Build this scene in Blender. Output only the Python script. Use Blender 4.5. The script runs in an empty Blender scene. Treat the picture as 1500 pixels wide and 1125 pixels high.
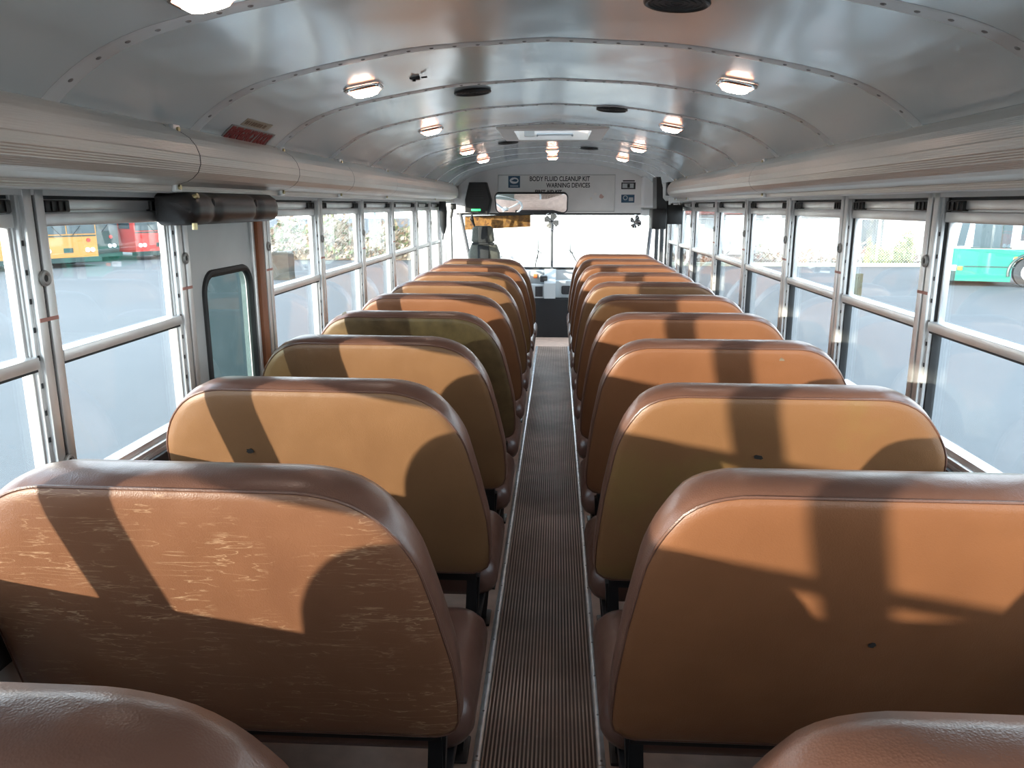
import bpy, bmesh, math, random
import numpy as np
from mathutils import Vector, Matrix
random.seed(7)
scn = bpy.context.scene
COL = scn.collection
# ------------------------------------------------------------------ camera
F_PX, PITCH, YAW, CX, CZ = 1142.64, .2255, .0566, .0335, 1.5786
cp, sp, cy_, sy_ = math.cos(PITCH), math.sin(PITCH), math.cos(YAW), math.sin(YAW)
FW = Vector((-sy_*cp, cy_*cp, -sp)); RT = Vector((cy_, sy_, 0)); UP = RT.cross(FW)
CAM = Vector((CX, 0, CZ))
cam = bpy.data.cameras.new('camera'); cam_o = bpy.data.objects.new('camera', cam); COL.objects.link(cam_o)
cam.sensor_fit = 'HORIZONTAL'; cam.sensor_width = 36; cam.lens = 36*F_PX/1500
cam.clip_start = .02; cam.clip_end = 500
cam_o.matrix_world = Matrix.Translation(CAM) @ Matrix((RT, UP, -FW)).transposed().to_4x4()
scn.camera = cam_o
def at(px, py, y):
    d = RT*((px-750)/F_PX) - UP*((py-562.5)/F_PX) + FW
    return CAM + d*(y/d.y)
# ------------------------------------------------------------------ materials
def nt(name):
    m = bpy.data.materials.new(name); m.use_nodes = True
    return m, m.node_tree.nodes, m.node_tree.links, m.node_tree.nodes['Principled BSDF']
def mat(name, col, rough=.5, metal=0., var=0., vscale=6., bump=0., bscale=80., spec=.5, emit=None, estr=0, coat=0., stretch=(1,1,1), bdist=.002):
    m, N, L, b = nt(name)
    b.inputs['Base Color'].default_value = (*col, 1); b.inputs['Roughness'].default_value = rough
    b.inputs['Metallic'].default_value = metal; b.inputs['Specular IOR Level'].default_value = spec
    b.inputs['Coat Weight'].default_value = coat
    if emit: b.inputs['Emission Color'].default_value = (*emit, 1); b.inputs['Emission Strength'].default_value = estr
    if var or bump:
        tc = N.new('ShaderNodeTexCoord'); mp = N.new('ShaderNodeMapping'); mp.inputs['Scale'].default_value = stretch
        L.new(tc.outputs['Object'], mp.inputs['Vector'])
    if var:
        n = N.new('ShaderNodeTexNoise'); n.inputs['Scale'].default_value = vscale; n.inputs['Detail'].default_value = 5
        L.new(mp.outputs[0], n.inputs['Vector'])
        r = N.new('ShaderNodeValToRGB'); r.color_ramp.elements[0].position = .3; r.color_ramp.elements[1].position = .7
        r.color_ramp.elements[0].color = (*[c*(1-var) for c in col], 1); r.color_ramp.elements[1].color = (*[min(1, c*(1+var)) for c in col], 1)
        L.new(n.outputs[0], r.inputs[0]); L.new(r.outputs[0], b.inputs['Base Color'])
    if bump:
        n = N.new('ShaderNodeTexNoise'); n.inputs['Scale'].default_value = bscale; n.inputs['Detail'].default_value = 3
        L.new(mp.outputs[0], n.inputs['Vector'])
        u = N.new('ShaderNodeBump'); u.inputs['Strength'].default_value = bump; u.inputs['Distance'].default_value = bdist
        L.new(n.outputs[0], u.inputs['Height']); L.new(u.outputs[0], b.inputs['Normal'])
    return m
def leather(name, col, col2, crackle=False, rough=.42, mix_lo=.35, mix_hi=.7, vscale=5.):
    m, N, L, b = nt(name)
    b.inputs['Roughness'].default_value = rough; b.inputs['Specular IOR Level'].default_value = .45
    tc = N.new('ShaderNodeTexCoord'); n = N.new('ShaderNodeTexNoise'); n.inputs['Scale'].default_value = vscale; n.inputs['Detail'].default_value = 6
    L.new(tc.outputs['Object'], n.inputs['Vector'])
    r = N.new('ShaderNodeValToRGB'); r.color_ramp.elements[0].position = mix_lo; r.color_ramp.elements[1].position = mix_hi
    r.color_ramp.elements[0].color = (*col2, 1); r.color_ramp.elements[1].color = (*col, 1)
    L.new(n.outputs[0], r.inputs[0]); out = r.outputs[0]
    if crackle:
        mp = N.new('ShaderNodeMapping'); mp.inputs['Scale'].default_value = (5, 5, 42); L.new(tc.outputs['Object'], mp.inputs['Vector'])
        w = N.new('ShaderNodeTexNoise'); w.inputs['Scale'].default_value = 1.6; w.inputs['Detail'].default_value = 4; w.inputs['Distortion'].default_value = .35
        L.new(mp.outputs[0], w.inputs['Vector'])
        s = N.new('ShaderNodeMath'); s.operation = 'SUBTRACT'; s.inputs[1].default_value = .5; L.new(w.outputs[0], s.inputs[0])
        a = N.new('ShaderNodeMath'); a.operation = 'ABSOLUTE'; L.new(s.outputs[0], a.inputs[0])
        k = N.new('ShaderNodeMapRange'); k.inputs['From Min'].default_value = .004; k.inputs['From Max'].default_value = .016
        k.inputs['To Min'].default_value = .62; k.inputs['To Max'].default_value = 0; L.new(a.outputs[0], k.inputs['Value'])
        mk = N.new('ShaderNodeTexNoise'); mk.inputs['Scale'].default_value = 9; L.new(tc.outputs['Object'], mk.inputs['Vector'])
        mm = N.new('ShaderNodeMapRange'); mm.inputs['From Min'].default_value = .42; mm.inputs['From Max'].default_value = .6; L.new(mk.outputs[0], mm.inputs['Value'])
        mu = N.new('ShaderNodeMath'); mu.operation = 'MULTIPLY'; L.new(k.outputs[0], mu.inputs[0]); L.new(mm.outputs[0], mu.inputs[1])
        x = N.new('ShaderNodeMix'); x.data_type = 'RGBA'; L.new(mu.outputs[0], x.inputs['Factor']); L.new(out, x.inputs['A'])
        x.inputs['B'].default_value = (.48, .31, .19, 1); out = x.outputs['Result']
    L.new(out, b.inputs['Base Color'])
    v = N.new('ShaderNodeTexVoronoi'); v.inputs['Scale'].default_value = 330; L.new(tc.outputs['Object'], v.inputs['Vector'])
    n2 = N.new('ShaderNodeTexNoise'); n2.inputs['Scale'].default_value = 7; n2.inputs['Detail'].default_value = 2; L.new(tc.outputs['Object'], n2.inputs['Vector'])
    u0 = N.new('ShaderNodeBump'); u0.inputs['Strength'].default_value = .35; u0.inputs['Distance'].default_value = .02; L.new(n2.outputs[0], u0.inputs['Height'])
    u = N.new('ShaderNodeBump'); u.inputs['Strength'].default_value = .25; u.inputs['Distance'].default_value = .001
    L.new(v.outputs['Distance'], u.inputs['Height']); L.new(u0.outputs[0], u.inputs['Normal']); L.new(u.outputs[0], b.inputs['Normal'])
    return m
def glass(name, tint=(.93, .96, .96), haze=.025, rough=0.):
    m, N, L, b = nt(name); N.remove(b); out = N['Material Output']
    t = N.new('ShaderNodeBsdfTransparent'); t.inputs[0].default_value = (*tint, 1)
    g = N.new('ShaderNodeBsdfGlossy'); g.inputs['Roughness'].default_value = rough; g.inputs[0].default_value = (1, 1, 1, 1)
    lw = N.new('ShaderNodeLayerWeight'); lw.inputs[0].default_value = .5
    pw = N.new('ShaderNodeMath'); pw.operation = 'POWER'; pw.inputs[1].default_value = 5; L.new(lw.outputs['Facing'], pw.inputs[0])
    f = N.new('ShaderNodeMapRange'); f.inputs['To Min'].default_value = .035; f.inputs['To Max'].default_value = .8; L.new(pw.outputs[0], f.inputs['Value'])
    mx = N.new('ShaderNodeMixShader'); L.new(f.outputs[0], mx.inputs[0]); L.new(t.outputs[0], mx.inputs[1]); L.new(g.outputs[0], mx.inputs[2])
    d = N.new('ShaderNodeBsdfDiffuse'); d.inputs[0].default_value = (.8, .85, .85, 1)
    tc = N.new('ShaderNodeTexCoord'); n = N.new('ShaderNodeTexNoise'); n.inputs['Scale'].default_value = 5; n.inputs['Detail'].default_value = 5; L.new(tc.outputs['Object'], n.inputs['Vector'])
    r = N.new('ShaderNodeMapRange'); r.inputs['From Min'].default_value = .35; r.inputs['From Max'].default_value = .75; r.inputs['To Max'].default_value = haze*2
    L.new(n.outputs[0], r.inputs['Value'])
    m2 = N.new('ShaderNodeMixShader'); L.new(r.outputs[0], m2.inputs[0]); L.new(mx.outputs[0], m2.inputs[1]); L.new(d.outputs[0], m2.inputs[2])
    L.new(m2.outputs[0], out.inputs[0])
    return m
M = {}
M['tan'] = leather('leather_tan', (0.219, 0.110, 0.049), (0.198, 0.097, 0.043))
M['orange'] = leather('leather_orange', (0.228, 0.093, 0.040), (0.202, 0.081, 0.035))
M['crackle'] = leather('leather_crackle', (0.206, 0.090, 0.045), (0.181, 0.077, 0.039), crackle=True)
M['olive'] = leather('leather_olive', (0.172, 0.107, 0.047), (0.103, 0.065, 0.029), vscale=16)
M['blotch'] = leather('leather_blotch', (0.219, 0.103, 0.044), (0.219, 0.123, 0.044), mix_lo=.38, mix_hi=.5, vscale=3.2)
M['band'] = leather('leather_band', (.15, .072, .048), (.122, .057, .040), rough=.3)
M['cushion'] = leather('leather_cushion', (.15, .075, .055), (.125, .062, .046), rough=.28)
M['thread'] = mat('seam_thread', (.34, .17, .09), .6)
M['black_metal'] = mat('black_enamel', (.012, .012, .013), .35)
M['black'] = mat('black_plastic', (.012, .012, .012), .45)
M['black_vinyl'] = mat('black_vinyl', (.022, .019, .019), .38, bump=.25, bscale=260)
M['rubber'] = mat('black_rubber', (.02, .021, .022), .6)
M['alu'] = mat('window_aluminium', (.74, .74, .73), .38, .65, var=.08, vscale=9)
M['alu_dull'] = mat('dull_aluminium', (.42, .42, .40), .5, .6, var=.1, vscale=7)
M['strip'] = mat('aisle_strip_metal', (.78, .79, .80), .3, .6, var=.15, vscale=20)
M['chrome'] = mat('chrome', (.8, .8, .8), .12, 1)
M['wall'] = mat('painted_wall', (.62, .63, .62), .5, .2, var=.06, vscale=4)
M['white_paint'] = mat('white_paint', (.86, .87, .87), .45, var=.03, vscale=5)
M['grey_paint'] = mat('grey_paint', (.52, .54, .55), .45)
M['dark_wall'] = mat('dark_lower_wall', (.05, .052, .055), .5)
M['brown_trim'] = mat('brown_door_strip', (.24, .072, .018), .5)
M['floor'] = mat('floor_rubber', (.60, .42, .33), .5, var=.13, vscale=14, bump=.15, bscale=40)
M['glass'] = glass('window_glass')
M['glass_green'] = glass('green_tinted_glass', (.42, .50, .49), .05)
M['glass_front'] = glass('windshield_glass', (.93, .96, .96), .01)
M['emit_lens'] = mat('lamp_lens', (.9, .7, .6), .3, emit=(1, .82, .70), estr=28)
M['pink_lens'] = mat('lamp_lens_rim', (.85, .5, .4), .25, emit=(1, .42, .26), estr=6)
M['green_led'] = mat('green_display', (.02, .3, .06), .4, emit=(.05, 1, .22), estr=1.6)
M['red'] = mat('red_print', (.25, .02, .02), .5)
M['ink'] = mat('black_print', (.02, .02, .022), .5)
M['blue_ink'] = mat('blue_print', (.035, .10, .17), .45)
M['orange_ink'] = mat('orange_sticker', (.85, .22, .06), .5)
M['cream'] = mat('cream_sticker', (.40, .36, .28), .5)
M['mirror'] = mat('mirror_face', (.85, .87, .88), .02, 1)
M['foam'] = mat('worn_grey_patch', (.20, .18, .14), .7, var=.3, vscale=60)
M['scar'] = mat('faded_scar', (.17, .13, .09), .7, var=.3, vscale=60)
M['hole'] = mat('dark_tear', (.02, .017, .015), .8)
# ceiling: bare glossy sheet metal
def ceiling_mat():
    m, N, L, b = nt('ceiling_metal')
    b.inputs['Base Color'].default_value = (.62, .70, .73, 1); b.inputs['Metallic'].default_value = .3; b.inputs['Roughness'].default_value = .15; b.inputs['Specular IOR Level'].default_value = .7
    tc = N.new('ShaderNodeTexCoord'); mp = N.new('ShaderNodeMapping'); mp.inputs['Scale'].default_value = (2.2, 1.3, 2.2); L.new(tc.outputs['Object'], mp.inputs['Vector'])
    n = N.new('ShaderNodeTexNoise'); n.inputs['Scale'].default_value = 1.2; n.inputs['Detail'].default_value = 1.5; L.new(mp.outputs[0], n.inputs['Vector'])
    u = N.new('ShaderNodeBump'); u.inputs['Strength'].default_value = .35; u.inputs['Distance'].default_value = .03; L.new(n.outputs[0], u.inputs['Height'])
    n3 = N.new('ShaderNodeTexNoise'); n3.inputs['Scale'].default_value = 420; L.new(tc.outputs['Object'], n3.inputs['Vector'])
    u2 = N.new('ShaderNodeBump'); u2.inputs['Strength'].default_value = .06; u2.inputs['Distance'].default_value = .001
    L.new(n3.outputs[0], u2.inputs['Height']); L.new(u.outputs[0], u2.inputs['Normal']); L.new(u2.outputs[0], b.inputs['Normal'])
    return m
M['ceiling'] = ceiling_mat()
M['bow'] = mat('roof_bow_metal', (.72, .755, .765), .38, .1)
M['rivet'] = mat('dark_rivet', (.3, .3, .3), .5, .5)
M['duct'] = mat('duct_cover', (.66, .63, .58), .36, .35, var=.05, vscale=3)
M['brass'] = mat('brass_screw', (.6, .5, .28), .3, 1)
def runner_mat():
    m, N, L, b = nt('ribbed_runner'); b.inputs['Roughness'].default_value = .45
    tc = N.new('ShaderNodeTexCoord'); n = N.new('ShaderNodeTexNoise'); n.inputs['Scale'].default_value = 3.5; n.inputs['Detail'].default_value = 7; L.new(tc.outputs['Object'], n.inputs['Vector'])
    r = N.new('ShaderNodeValToRGB'); r.color_ramp.elements[0].position = .35; r.color_ramp.elements[1].position = .68
    r.color_ramp.elements[0].color = (.42, .28, .21, 1); r.color_ramp.elements[1].color = (.74, .53, .41, 1)
    L.new(n.outputs[0], r.inputs[0])
    n2 = N.new('ShaderNodeTexNoise'); n2.inputs['Scale'].default_value = 26; n2.inputs['Detail'].default_value = 3; L.new(tc.outputs['Object'], n2.inputs['Vector'])
    k = N.new('ShaderNodeMapRange'); k.inputs['From Min'].default_value = .66; k.inputs['From Max'].default_value = .76; k.inputs['To Max'].default_value = .5; L.new(n2.outputs[0], k.inputs['Value'])
    x = N.new('ShaderNodeMix'); x.data_type = 'RGBA'; L.new(k.outputs[0], x.inputs['Factor']); L.new(r.outputs[0], x.inputs['A']); x.inputs['B'].default_value = (.68, .62, .56, 1)
    L.new(x.outputs['Result'], b.inputs['Base Color'])
    return m
M['runner'] = runner_mat(); M['groove'] = mat('runner_groove', (.16, .105, .08), .7, var=.25, vscale=5)
# ------------------------------------------------------------------ geometry helper
class MB:
    def __init__(s): s.bm = bmesh.new()
    def _mi(s, faces, mi):
        for f in faces: f.material_index = mi
    def box(s, x0, x1, y0, y1, z0, z1, bev=0, mi=0, seg=2, mtx=None):
        v = [s.bm.verts.new((x, y, z)) for x in (x0, x1) for y in (y0, y1) for z in (z0, z1)]
        fs = [s.bm.faces.new([v[i] for i in q]) for q in ((0, 1, 3, 2), (4, 6, 7, 5), (0, 4, 5, 1), (2, 3, 7, 6), (0, 2, 6, 4), (1, 5, 7, 3))]
        s._mi(fs, mi); vs = v
        if bev:
            es = list({e for f in fs for e in f.edges})
            r = bmesh.ops.bevel(s.bm, geom=es, offset=bev, segments=seg, profile=.5, affect='EDGES')
            s._mi(r['faces'], mi); vs = list({w for f in r['faces'] for w in f.verts} | {w for w in v if w.is_valid})
        if mtx: bmesh.ops.transform(s.bm, matrix=mtx, verts=vs)
        return s
    def rings(s, rings, closed=True, caps=True, mi=0, mis=None):
        R = [[s.bm.verts.new(p) for p in r] for r in rings]; n = len(R[0])
        for k in range(len(R)-1):
            for i in range(n if closed else n-1):
                j = (i+1) % n
                f = s.bm.faces.new((R[k][i], R[k][j], R[k+1][j], R[k+1][i])); f.material_index = mis[k] if mis else mi
        if caps:
            f = s.bm.faces.new(R[0][::-1]); f.material_index = mis[0] if mis else mi
            f = s.bm.faces.new(R[-1]); f.material_index = mis[-1] if mis else mi
        return s
    def tube(s, pts, r, seg=8, mi=0, closed=False):
        pts = [Vector(p) for p in pts]; n = len(pts); rings = []; prev = None
        for i, p in enumerate(pts):
            a = pts[(i-1) % n] if (closed or i) else p; b = pts[(i+1) % n] if (closed or i < n-1) else p
            t = (b-a).normalized(); 
            u = prev if prev else (Vector((0, 0, 1)) if abs(t.z) < .9 else Vector((1, 0, 0)))
            u = (u - t*u.dot(t)).normalized(); prev = u; w = t.cross(u)
            rr = r[i] if isinstance(r, (list, tuple)) else r
            rings.append([p + u*rr*math.cos(2*math.pi*k/seg) + w*rr*math.sin(2*math.pi*k/seg) for k in range(seg)])
        if closed:
            rings.append(rings[0]); return s.rings(rings, True, False, mi)
        return s.rings(rings, True, True, mi)
    def cyl(s, p, q, r, seg=16, mi=0, r2=None): return s.tube([p, q], [r, r if r2 is None else r2], seg, mi)
    def prism(s, poly, vec, mi=0):
        vec = Vector(vec); a = [Vector(p) for p in poly]
        return s.rings([a, [p+vec for p in a]], True, True, mi)
    def ball(s, c, rx, ry=None, rz=None, mi=0, seg=14):
        ry = ry or rx; rz = rz or rx
        r = bmesh.ops.create_uvsphere(s.bm, u_segments=seg, v_segments=max(6, seg//2), radius=1, matrix=Matrix.Translation(c) @ Matrix.Diagonal((rx, ry, rz, 1)))
        for v in r['verts']:
            for f in v.link_faces: f.material_index = mi
        return s
    def torus(s, c, ax, R, r, seg=24, rs=8, mi=0):
        ax = Vector(ax).normalized(); u = ax.orthogonal().normalized(); w = ax.cross(u); c = Vector(c)
        return s.tube([c + u*R*math.cos(2*math.pi*k/seg) + w*R*math.sin(2*math.pi*k/seg) for k in range(seg)], r, rs, mi, True)
    def quad(s, a, b, c, d, mi=0):
        f = s.bm.faces.new([s.bm.verts.new(p) for p in (a, b, c, d)]); f.material_index = mi; return s
    def build(s, name, mats, parent=None, angle=40, recalc=True, origin=None, smooth=True, base=None):
        if recalc: bmesh.ops.recalc_face_normals(s.bm, faces=s.bm.faces[:])
        me = bpy.data.meshes.new(name)
        off = Vector((0, 0, 0))
        if parent is not None and origin is None:
            q = parent
            while q is not None: off += q.location; q = q.parent
        if origin is not None: off = Vector(origin)
        o = bpy.data.objects.new(name, me)
        if parent is None and origin is None:
            vs = [v.co for v in s.bm.verts]
            lo = Vector((min(v[i] for v in vs) for i in range(3))); hi = Vector((max(v[i] for v in vs) for i in range(3)))
            off = Vector(((lo.x+hi.x)/2, (lo.y+hi.y)/2, lo.z)); o.location = off
        bmesh.ops.translate(s.bm, vec=-off, verts=s.bm.verts[:])
        s.bm.to_mesh(me); s.bm.free()
        if smooth:
            me.polygons.foreach_set('use_smooth', [True]*len(me.polygons)); me.set_sharp_from_angle(angle=math.radians(angle))
        for m in (mats if isinstance(mats, (list, tuple)) else [mats]): me.materials.append(M[m] if isinstance(m, str) else m)
        COL.objects.link(o)
        if parent is not None: o.parent = parent
        return o
def tag(o, label=None, cat=None, group=None, kind=None):
    if label: o['label'] = label
    if cat: o['category'] = cat
    if group: o['group'] = group
    if kind: o['kind'] = kind
    return o
def thing(name, label, cat, loc, group=None):
    o = bpy.data.objects.new(name, None); COL.objects.link(o); o.location = loc; o.empty_display_size = .1
    return tag(o, label, cat, group)
def struct(o): o['kind'] = 'structure'; return o
def kids(o): return [c for c in bpy.data.objects if c.parent == o]
def dup(o, loc=None, parent=None):
    c = o.copy(); COL.objects.link(c)
    if parent is not None: c.parent = parent
    if loc is not None: c.location = loc
    for k in kids(o): dup(k, None, c)
    return c
def text(name, s, size, m, parent, origin, xdir, ydir, width=None, ext=.0008, height=None, bold=0.):
    cu = bpy.data.curves.new(name, 'FONT'); cu.body = s; cu.size = size; cu.align_x = 'CENTER'; cu.align_y = 'CENTER'; cu.extrude = ext; cu.offset = bold
    t = bpy.data.objects.new('tmp', cu); COL.objects.link(t)
    dg = bpy.context.evaluated_depsgraph_get(); me = bpy.data.meshes.new_from_object(t.evaluated_get(dg))
    bpy.data.objects.remove(t); bpy.data.curves.remove(cu)
    xs = [v.co.x for v in me.vertices]; ys = [v.co.y for v in me.vertices]
    w = max(xs)-min(xs); h = max(ys)-min(ys); mx = (max(xs)+min(xs))/2; my = (max(ys)+min(ys))/2
    sx = (width/w) if width else 1; syy = (height/h) if height else sx
    X = Vector(xdir).normalized(); Y = Vector(ydir).normalized(); Z = X.cross(Y)
    off = Vector((0, 0, 0)); q = parent
    while q is not None: off += q.location; q = q.parent
    for v in me.vertices: v.co = Vector(origin) - off + X*((v.co.x-mx)*sx) + Y*((v.co.y-my)*syy) + Z*v.co.z
    me.materials.clear(); me.materials.append(M[m]); me.name = name
    o = bpy.data.objects.new(name, me); COL.objects.link(o); o.parent = parent
    return o
# ------------------------------------------------------------------ dimensions
W = 1.14
D = [-1.1, -.40, .31, .935, 1.732, 2.426, 3.155, 3.901, 4.758, 5.66, 6.633, 7.343, 8.02]
REAR, BULK, SHIELD = -1.2, 9.05, 9.72
PX = [0, .33, .43, .57, .67, .82, .90, .96, 1.01, 1.04, 1.083]
PZ = [2.047, 2.029, 2.018, 1.994, 1.976, 1.942, 1.915, 1.885, 1.853, 1.83, 1.788]
def cz_(x): return float(np.interp(abs(x), PX, PZ))
# smooth ceiling profile by local averaging
def zc(x): return sum(cz_(x+d)*w for d, w in ((-.05, 1), (-.025, 2), (0, 3), (.025, 2), (.05, 1)))/9 if abs(x) < 1.03 else cz_(x)
XS = [-1.083 + 2.166*i/72 for i in range(73)]
# ------------------------------------------------------------------ floor, runner
b = MB(); b.box(-1.2, 1.2, REAR-.05, 9.9, -.06, 0); struct(b.build('floor', 'floor'))
b = MB(); wv = .362; n = 26; ring0 = []
hw = wv/2-.0135; n = 28; pitch = 2*hw/n
for i in range(n):
    x0 = -hw+pitch*i
    xs_ = [x0, x0+pitch*.12, x0+pitch*.55, x0+pitch*.67, x0+pitch]; zs_ = [.0022, .0065, .0065, .0022, .0022]
    for k in range(4):
        b.quad((xs_[k], REAR+.05, zs_[k]), (xs_[k+1], REAR+.05, zs_[k+1]), (xs_[k+1], 8.79, zs_[k+1]), (xs_[k], 8.79, zs_[k]), 0 if k == 1 else 1)
b.quad((-hw, 8.79, .0003), (hw, 8.79, .0003), (hw, 8.79, .005), (-hw, 8.79, .005), 1)
tag(b.build('aisle_runner', ['runner', 'groove'], smooth=False), 'ribbed brown rubber runner along the centre aisle floor', 'floor runner')
for s, nm in ((-1, 'left'), (1, 'right')):
    b = MB(); xc = s*wv/2; w2 = .013
    for (y0, y1) in ((REAR+.05, 1.95), (1.953, 4.9), (4.903, 8.8)):
        pr = [(xc-w2, 0.0003), (xc-w2*.8, .006), (xc-w2*.3, .009), (xc+w2*.3, .009), (xc+w2*.8, .006), (xc+w2, .0003)]
        b.rings([[(p[0], y, p[1]) for p in pr] for y in (y0, y1)], closed=False, caps=False)
    for k in range(40):
        y = .5+k*.21
        b.cyl((xc, y, .008), (xc, y, .0098), .004, 8, 1)
    tag(b.build('edge_strip', ['strip', 'rivet']), f'long metal edge strip on the floor along the {nm} side of the runner', 'floor strip', 'floor edge strips')
# ------------------------------------------------------------------ ceiling with roof bows
b = MB()
HX0, HX1, HY0, HY1 = 28, 44, 4.95, 5.63                          # hatch opening, columns of XS
def skin(b, f, ys):
    V = [[b.bm.verts.new(f(x, y)) for x in XS] for y in ys]
    for j in range(len(ys)-1):
        for i in range(72):
            if HX0 <= i < HX1 and HY0-.001 <= ys[j] and ys[j+1] <= HY1+.001: continue
            b.bm.faces.new((V[j][i], V[j][i+1], V[j+1][i+1], V[j+1][i]))
YS = list(np.linspace(REAR, HY0, 24))+list(np.linspace(HY0, HY1, 4))[1:]+list(np.linspace(HY1, SHIELD, 18))[1:]
skin(b, lambda x, y: (x, y, zc(x)), YS)
skin(b, lambda x, y: (x*1.1 if abs(x) > .6 else x, y, zc(x)+.12), [REAR-.02, HY0, HY1, SHIELD+.05])
ceil = struct(b.build('ceiling', 'ceiling', recalc=False, origin=(0, 0, 0)))
for yk in D[:-1]+[8.15]:
    b = MB(); h = .0016
    for (ya, yb) in ((yk-.032, yk+.032),):
        pr = [(ya, 0), (ya+.008, h*.9), (ya+.014, h), (yb-.014, h), (yb-.008, h*.9), (yb, 0)]
        b.rings([[(x, p[0], zc(x)-p[1]-.0005) for x in XS] for p in pr], closed=False, caps=False)
    for x in np.linspace(-1.02, 1.02, 31):
        nx = (zc(x+.01)-zc(x-.01))/.02; nn = Vector((nx, 0, -1)).normalized()
        p = Vector((x, yk, zc(x)-h))
        b.tube([p, p+nn*.0016, p+nn*.003], [.007, .006, .003], 8, 1)
    b.build('roof_bow', ['bow', 'rivet'], ceil, recalc=False)
# ------------------------------------------------------------------ side duct covers
duct_prof = [(1.088, 1.797), (1.07, 1.80), (1.058, 1.792), (1.045, 1.79), (1.02, 1.778), (.995, 1.762), (.978, 1.74), (.969, 1.715), (.969, 1.69), (.978, 1.668), (.995, 1.652), (1.012, 1.643), (1.035, 1.637), (1.052, 1.632), (1.056, 1.615), (1.10, 1.612)]
def fine(pf, n=60, rid=.0011):
    seg = [0]
    for a, c in zip(pf, pf[1:]): seg.append(seg[-1]+math.dist(a, c))
    out = []
    for i in range(n*3+1):
        t = seg[-1]*i/(n*3)
        x = np.interp(t, seg, [p[0] for p in pf]); z = np.interp(t, seg, [p[1] for p in pf])
        if 4 < i < n*3-8: x -= rid*(i % 3 == 0)
        out.append((float(x), float(z)))
    return out
DP = fine(duct_prof)
trim_n = 0
def duct(s, y0, y1):
    global trim_n; trim_n += 1
    b = MB(); b.rings([[(s*p[0], y, p[1]) for p in DP] for y in (y0+.003, y1-.003)], closed=False, caps=False)
    b.rings([[(s*(p[0]+.004), y, p[1]) for p in duct_prof] for y in (y1-.02, y1+.02)], closed=False, caps=False, mi=1)
    o = struct(b.build(f'trim_{trim_n}', ['duct', 'rubber'], angle=60, recalc=False))
    for (px_, pz_) in ((1.04, 1.785), (1.05, 1.628)):
        c = MB(); c.box(min(s*(px_-.008), s*(px_+.006)), max(s*(px_-.008), s*(px_+.006)), y1-.012, y1+.03, pz_-.013, pz_+.013, .003)
        c.cyl((s*(px_-.006), y1+.01, pz_), (s*(px_-.014), y1+.01, pz_), .007, 10, 1)
        c.build('clip', ['alu', 'brass'], o)
for y0, y1 in ((REAR, 2.222), (2.222, 3.088), (3.088, 3.93), (3.93, 5.0), (5.0, 7.0), (7.0, 8.1)): duct(-1, y0, y1)
for y0, y1 in ((REAR, 4.006), (4.006, 6.312), (6.312, 6.93)): duct(1, y0, y1)
# ------------------------------------------------------------------ side walls, posts, windows
def bx(b, s, xa, xb, y0, y1, z0, z1, bev=0, mi=0):
    b.box(min(s*xa, s*xb), max(s*xa, s*xb), y0, y1, z0, z1, bev, mi)
post_proto = {}
def post(s, y, wall, first):
    b = MB()
    bx(b, s, 1.148, 1.185, y-.036, y+.036, .80, 1.66, .002, 0)
    bx(b, s, 1.138, 1.150, y-.036, y-.0055, .88, 1.655, .003, 0)      # two cover strips and the slit between
    bx(b, s, 1.138, 1.150, y+.0055, y+.036, .88, 1.655, .003, 0)
    bx(b, s, 1.145, 1.149, y-.005, y+.005, .88, 1.655, 0, 1)
    for sg in (-1, 1):                                               # sash track with its slots
        ya = y+sg*.034; yb = y+sg*.046
        bx(b, s, 1.150, 1.185, min(ya, yb), max(ya, yb), .89, 1.60, .002, 0)
        for k in range(9): bx(b, s, 1.1485, 1.151, (ya+yb)/2-.003, (ya+yb)/2+.003, .97+k*.065, .982+k*.065, 0, 1)
    o = b.build('window_post', ['alu', 'rubber'], wall)
    for z in (1.415, .975):
        c = MB(); c.torus((s*1.136, y, z), (1, 0, 0), .013, .006, 16, 8); c.cyl((s*1.139, y, z), (s*1.1335, y, z), .0085, 12, 1); c.build('bolt', ['alu_dull', 'black'], o)
    if .9 < y < 6:
        c = MB(); bx(c, s, 1.1372, 1.1385, y-.034, y+.034, 1.317, 1.326); c.build('red_mark', mat('faded_red_mark', (.50, .24, .20), .6), o)
win_n = 0
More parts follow.
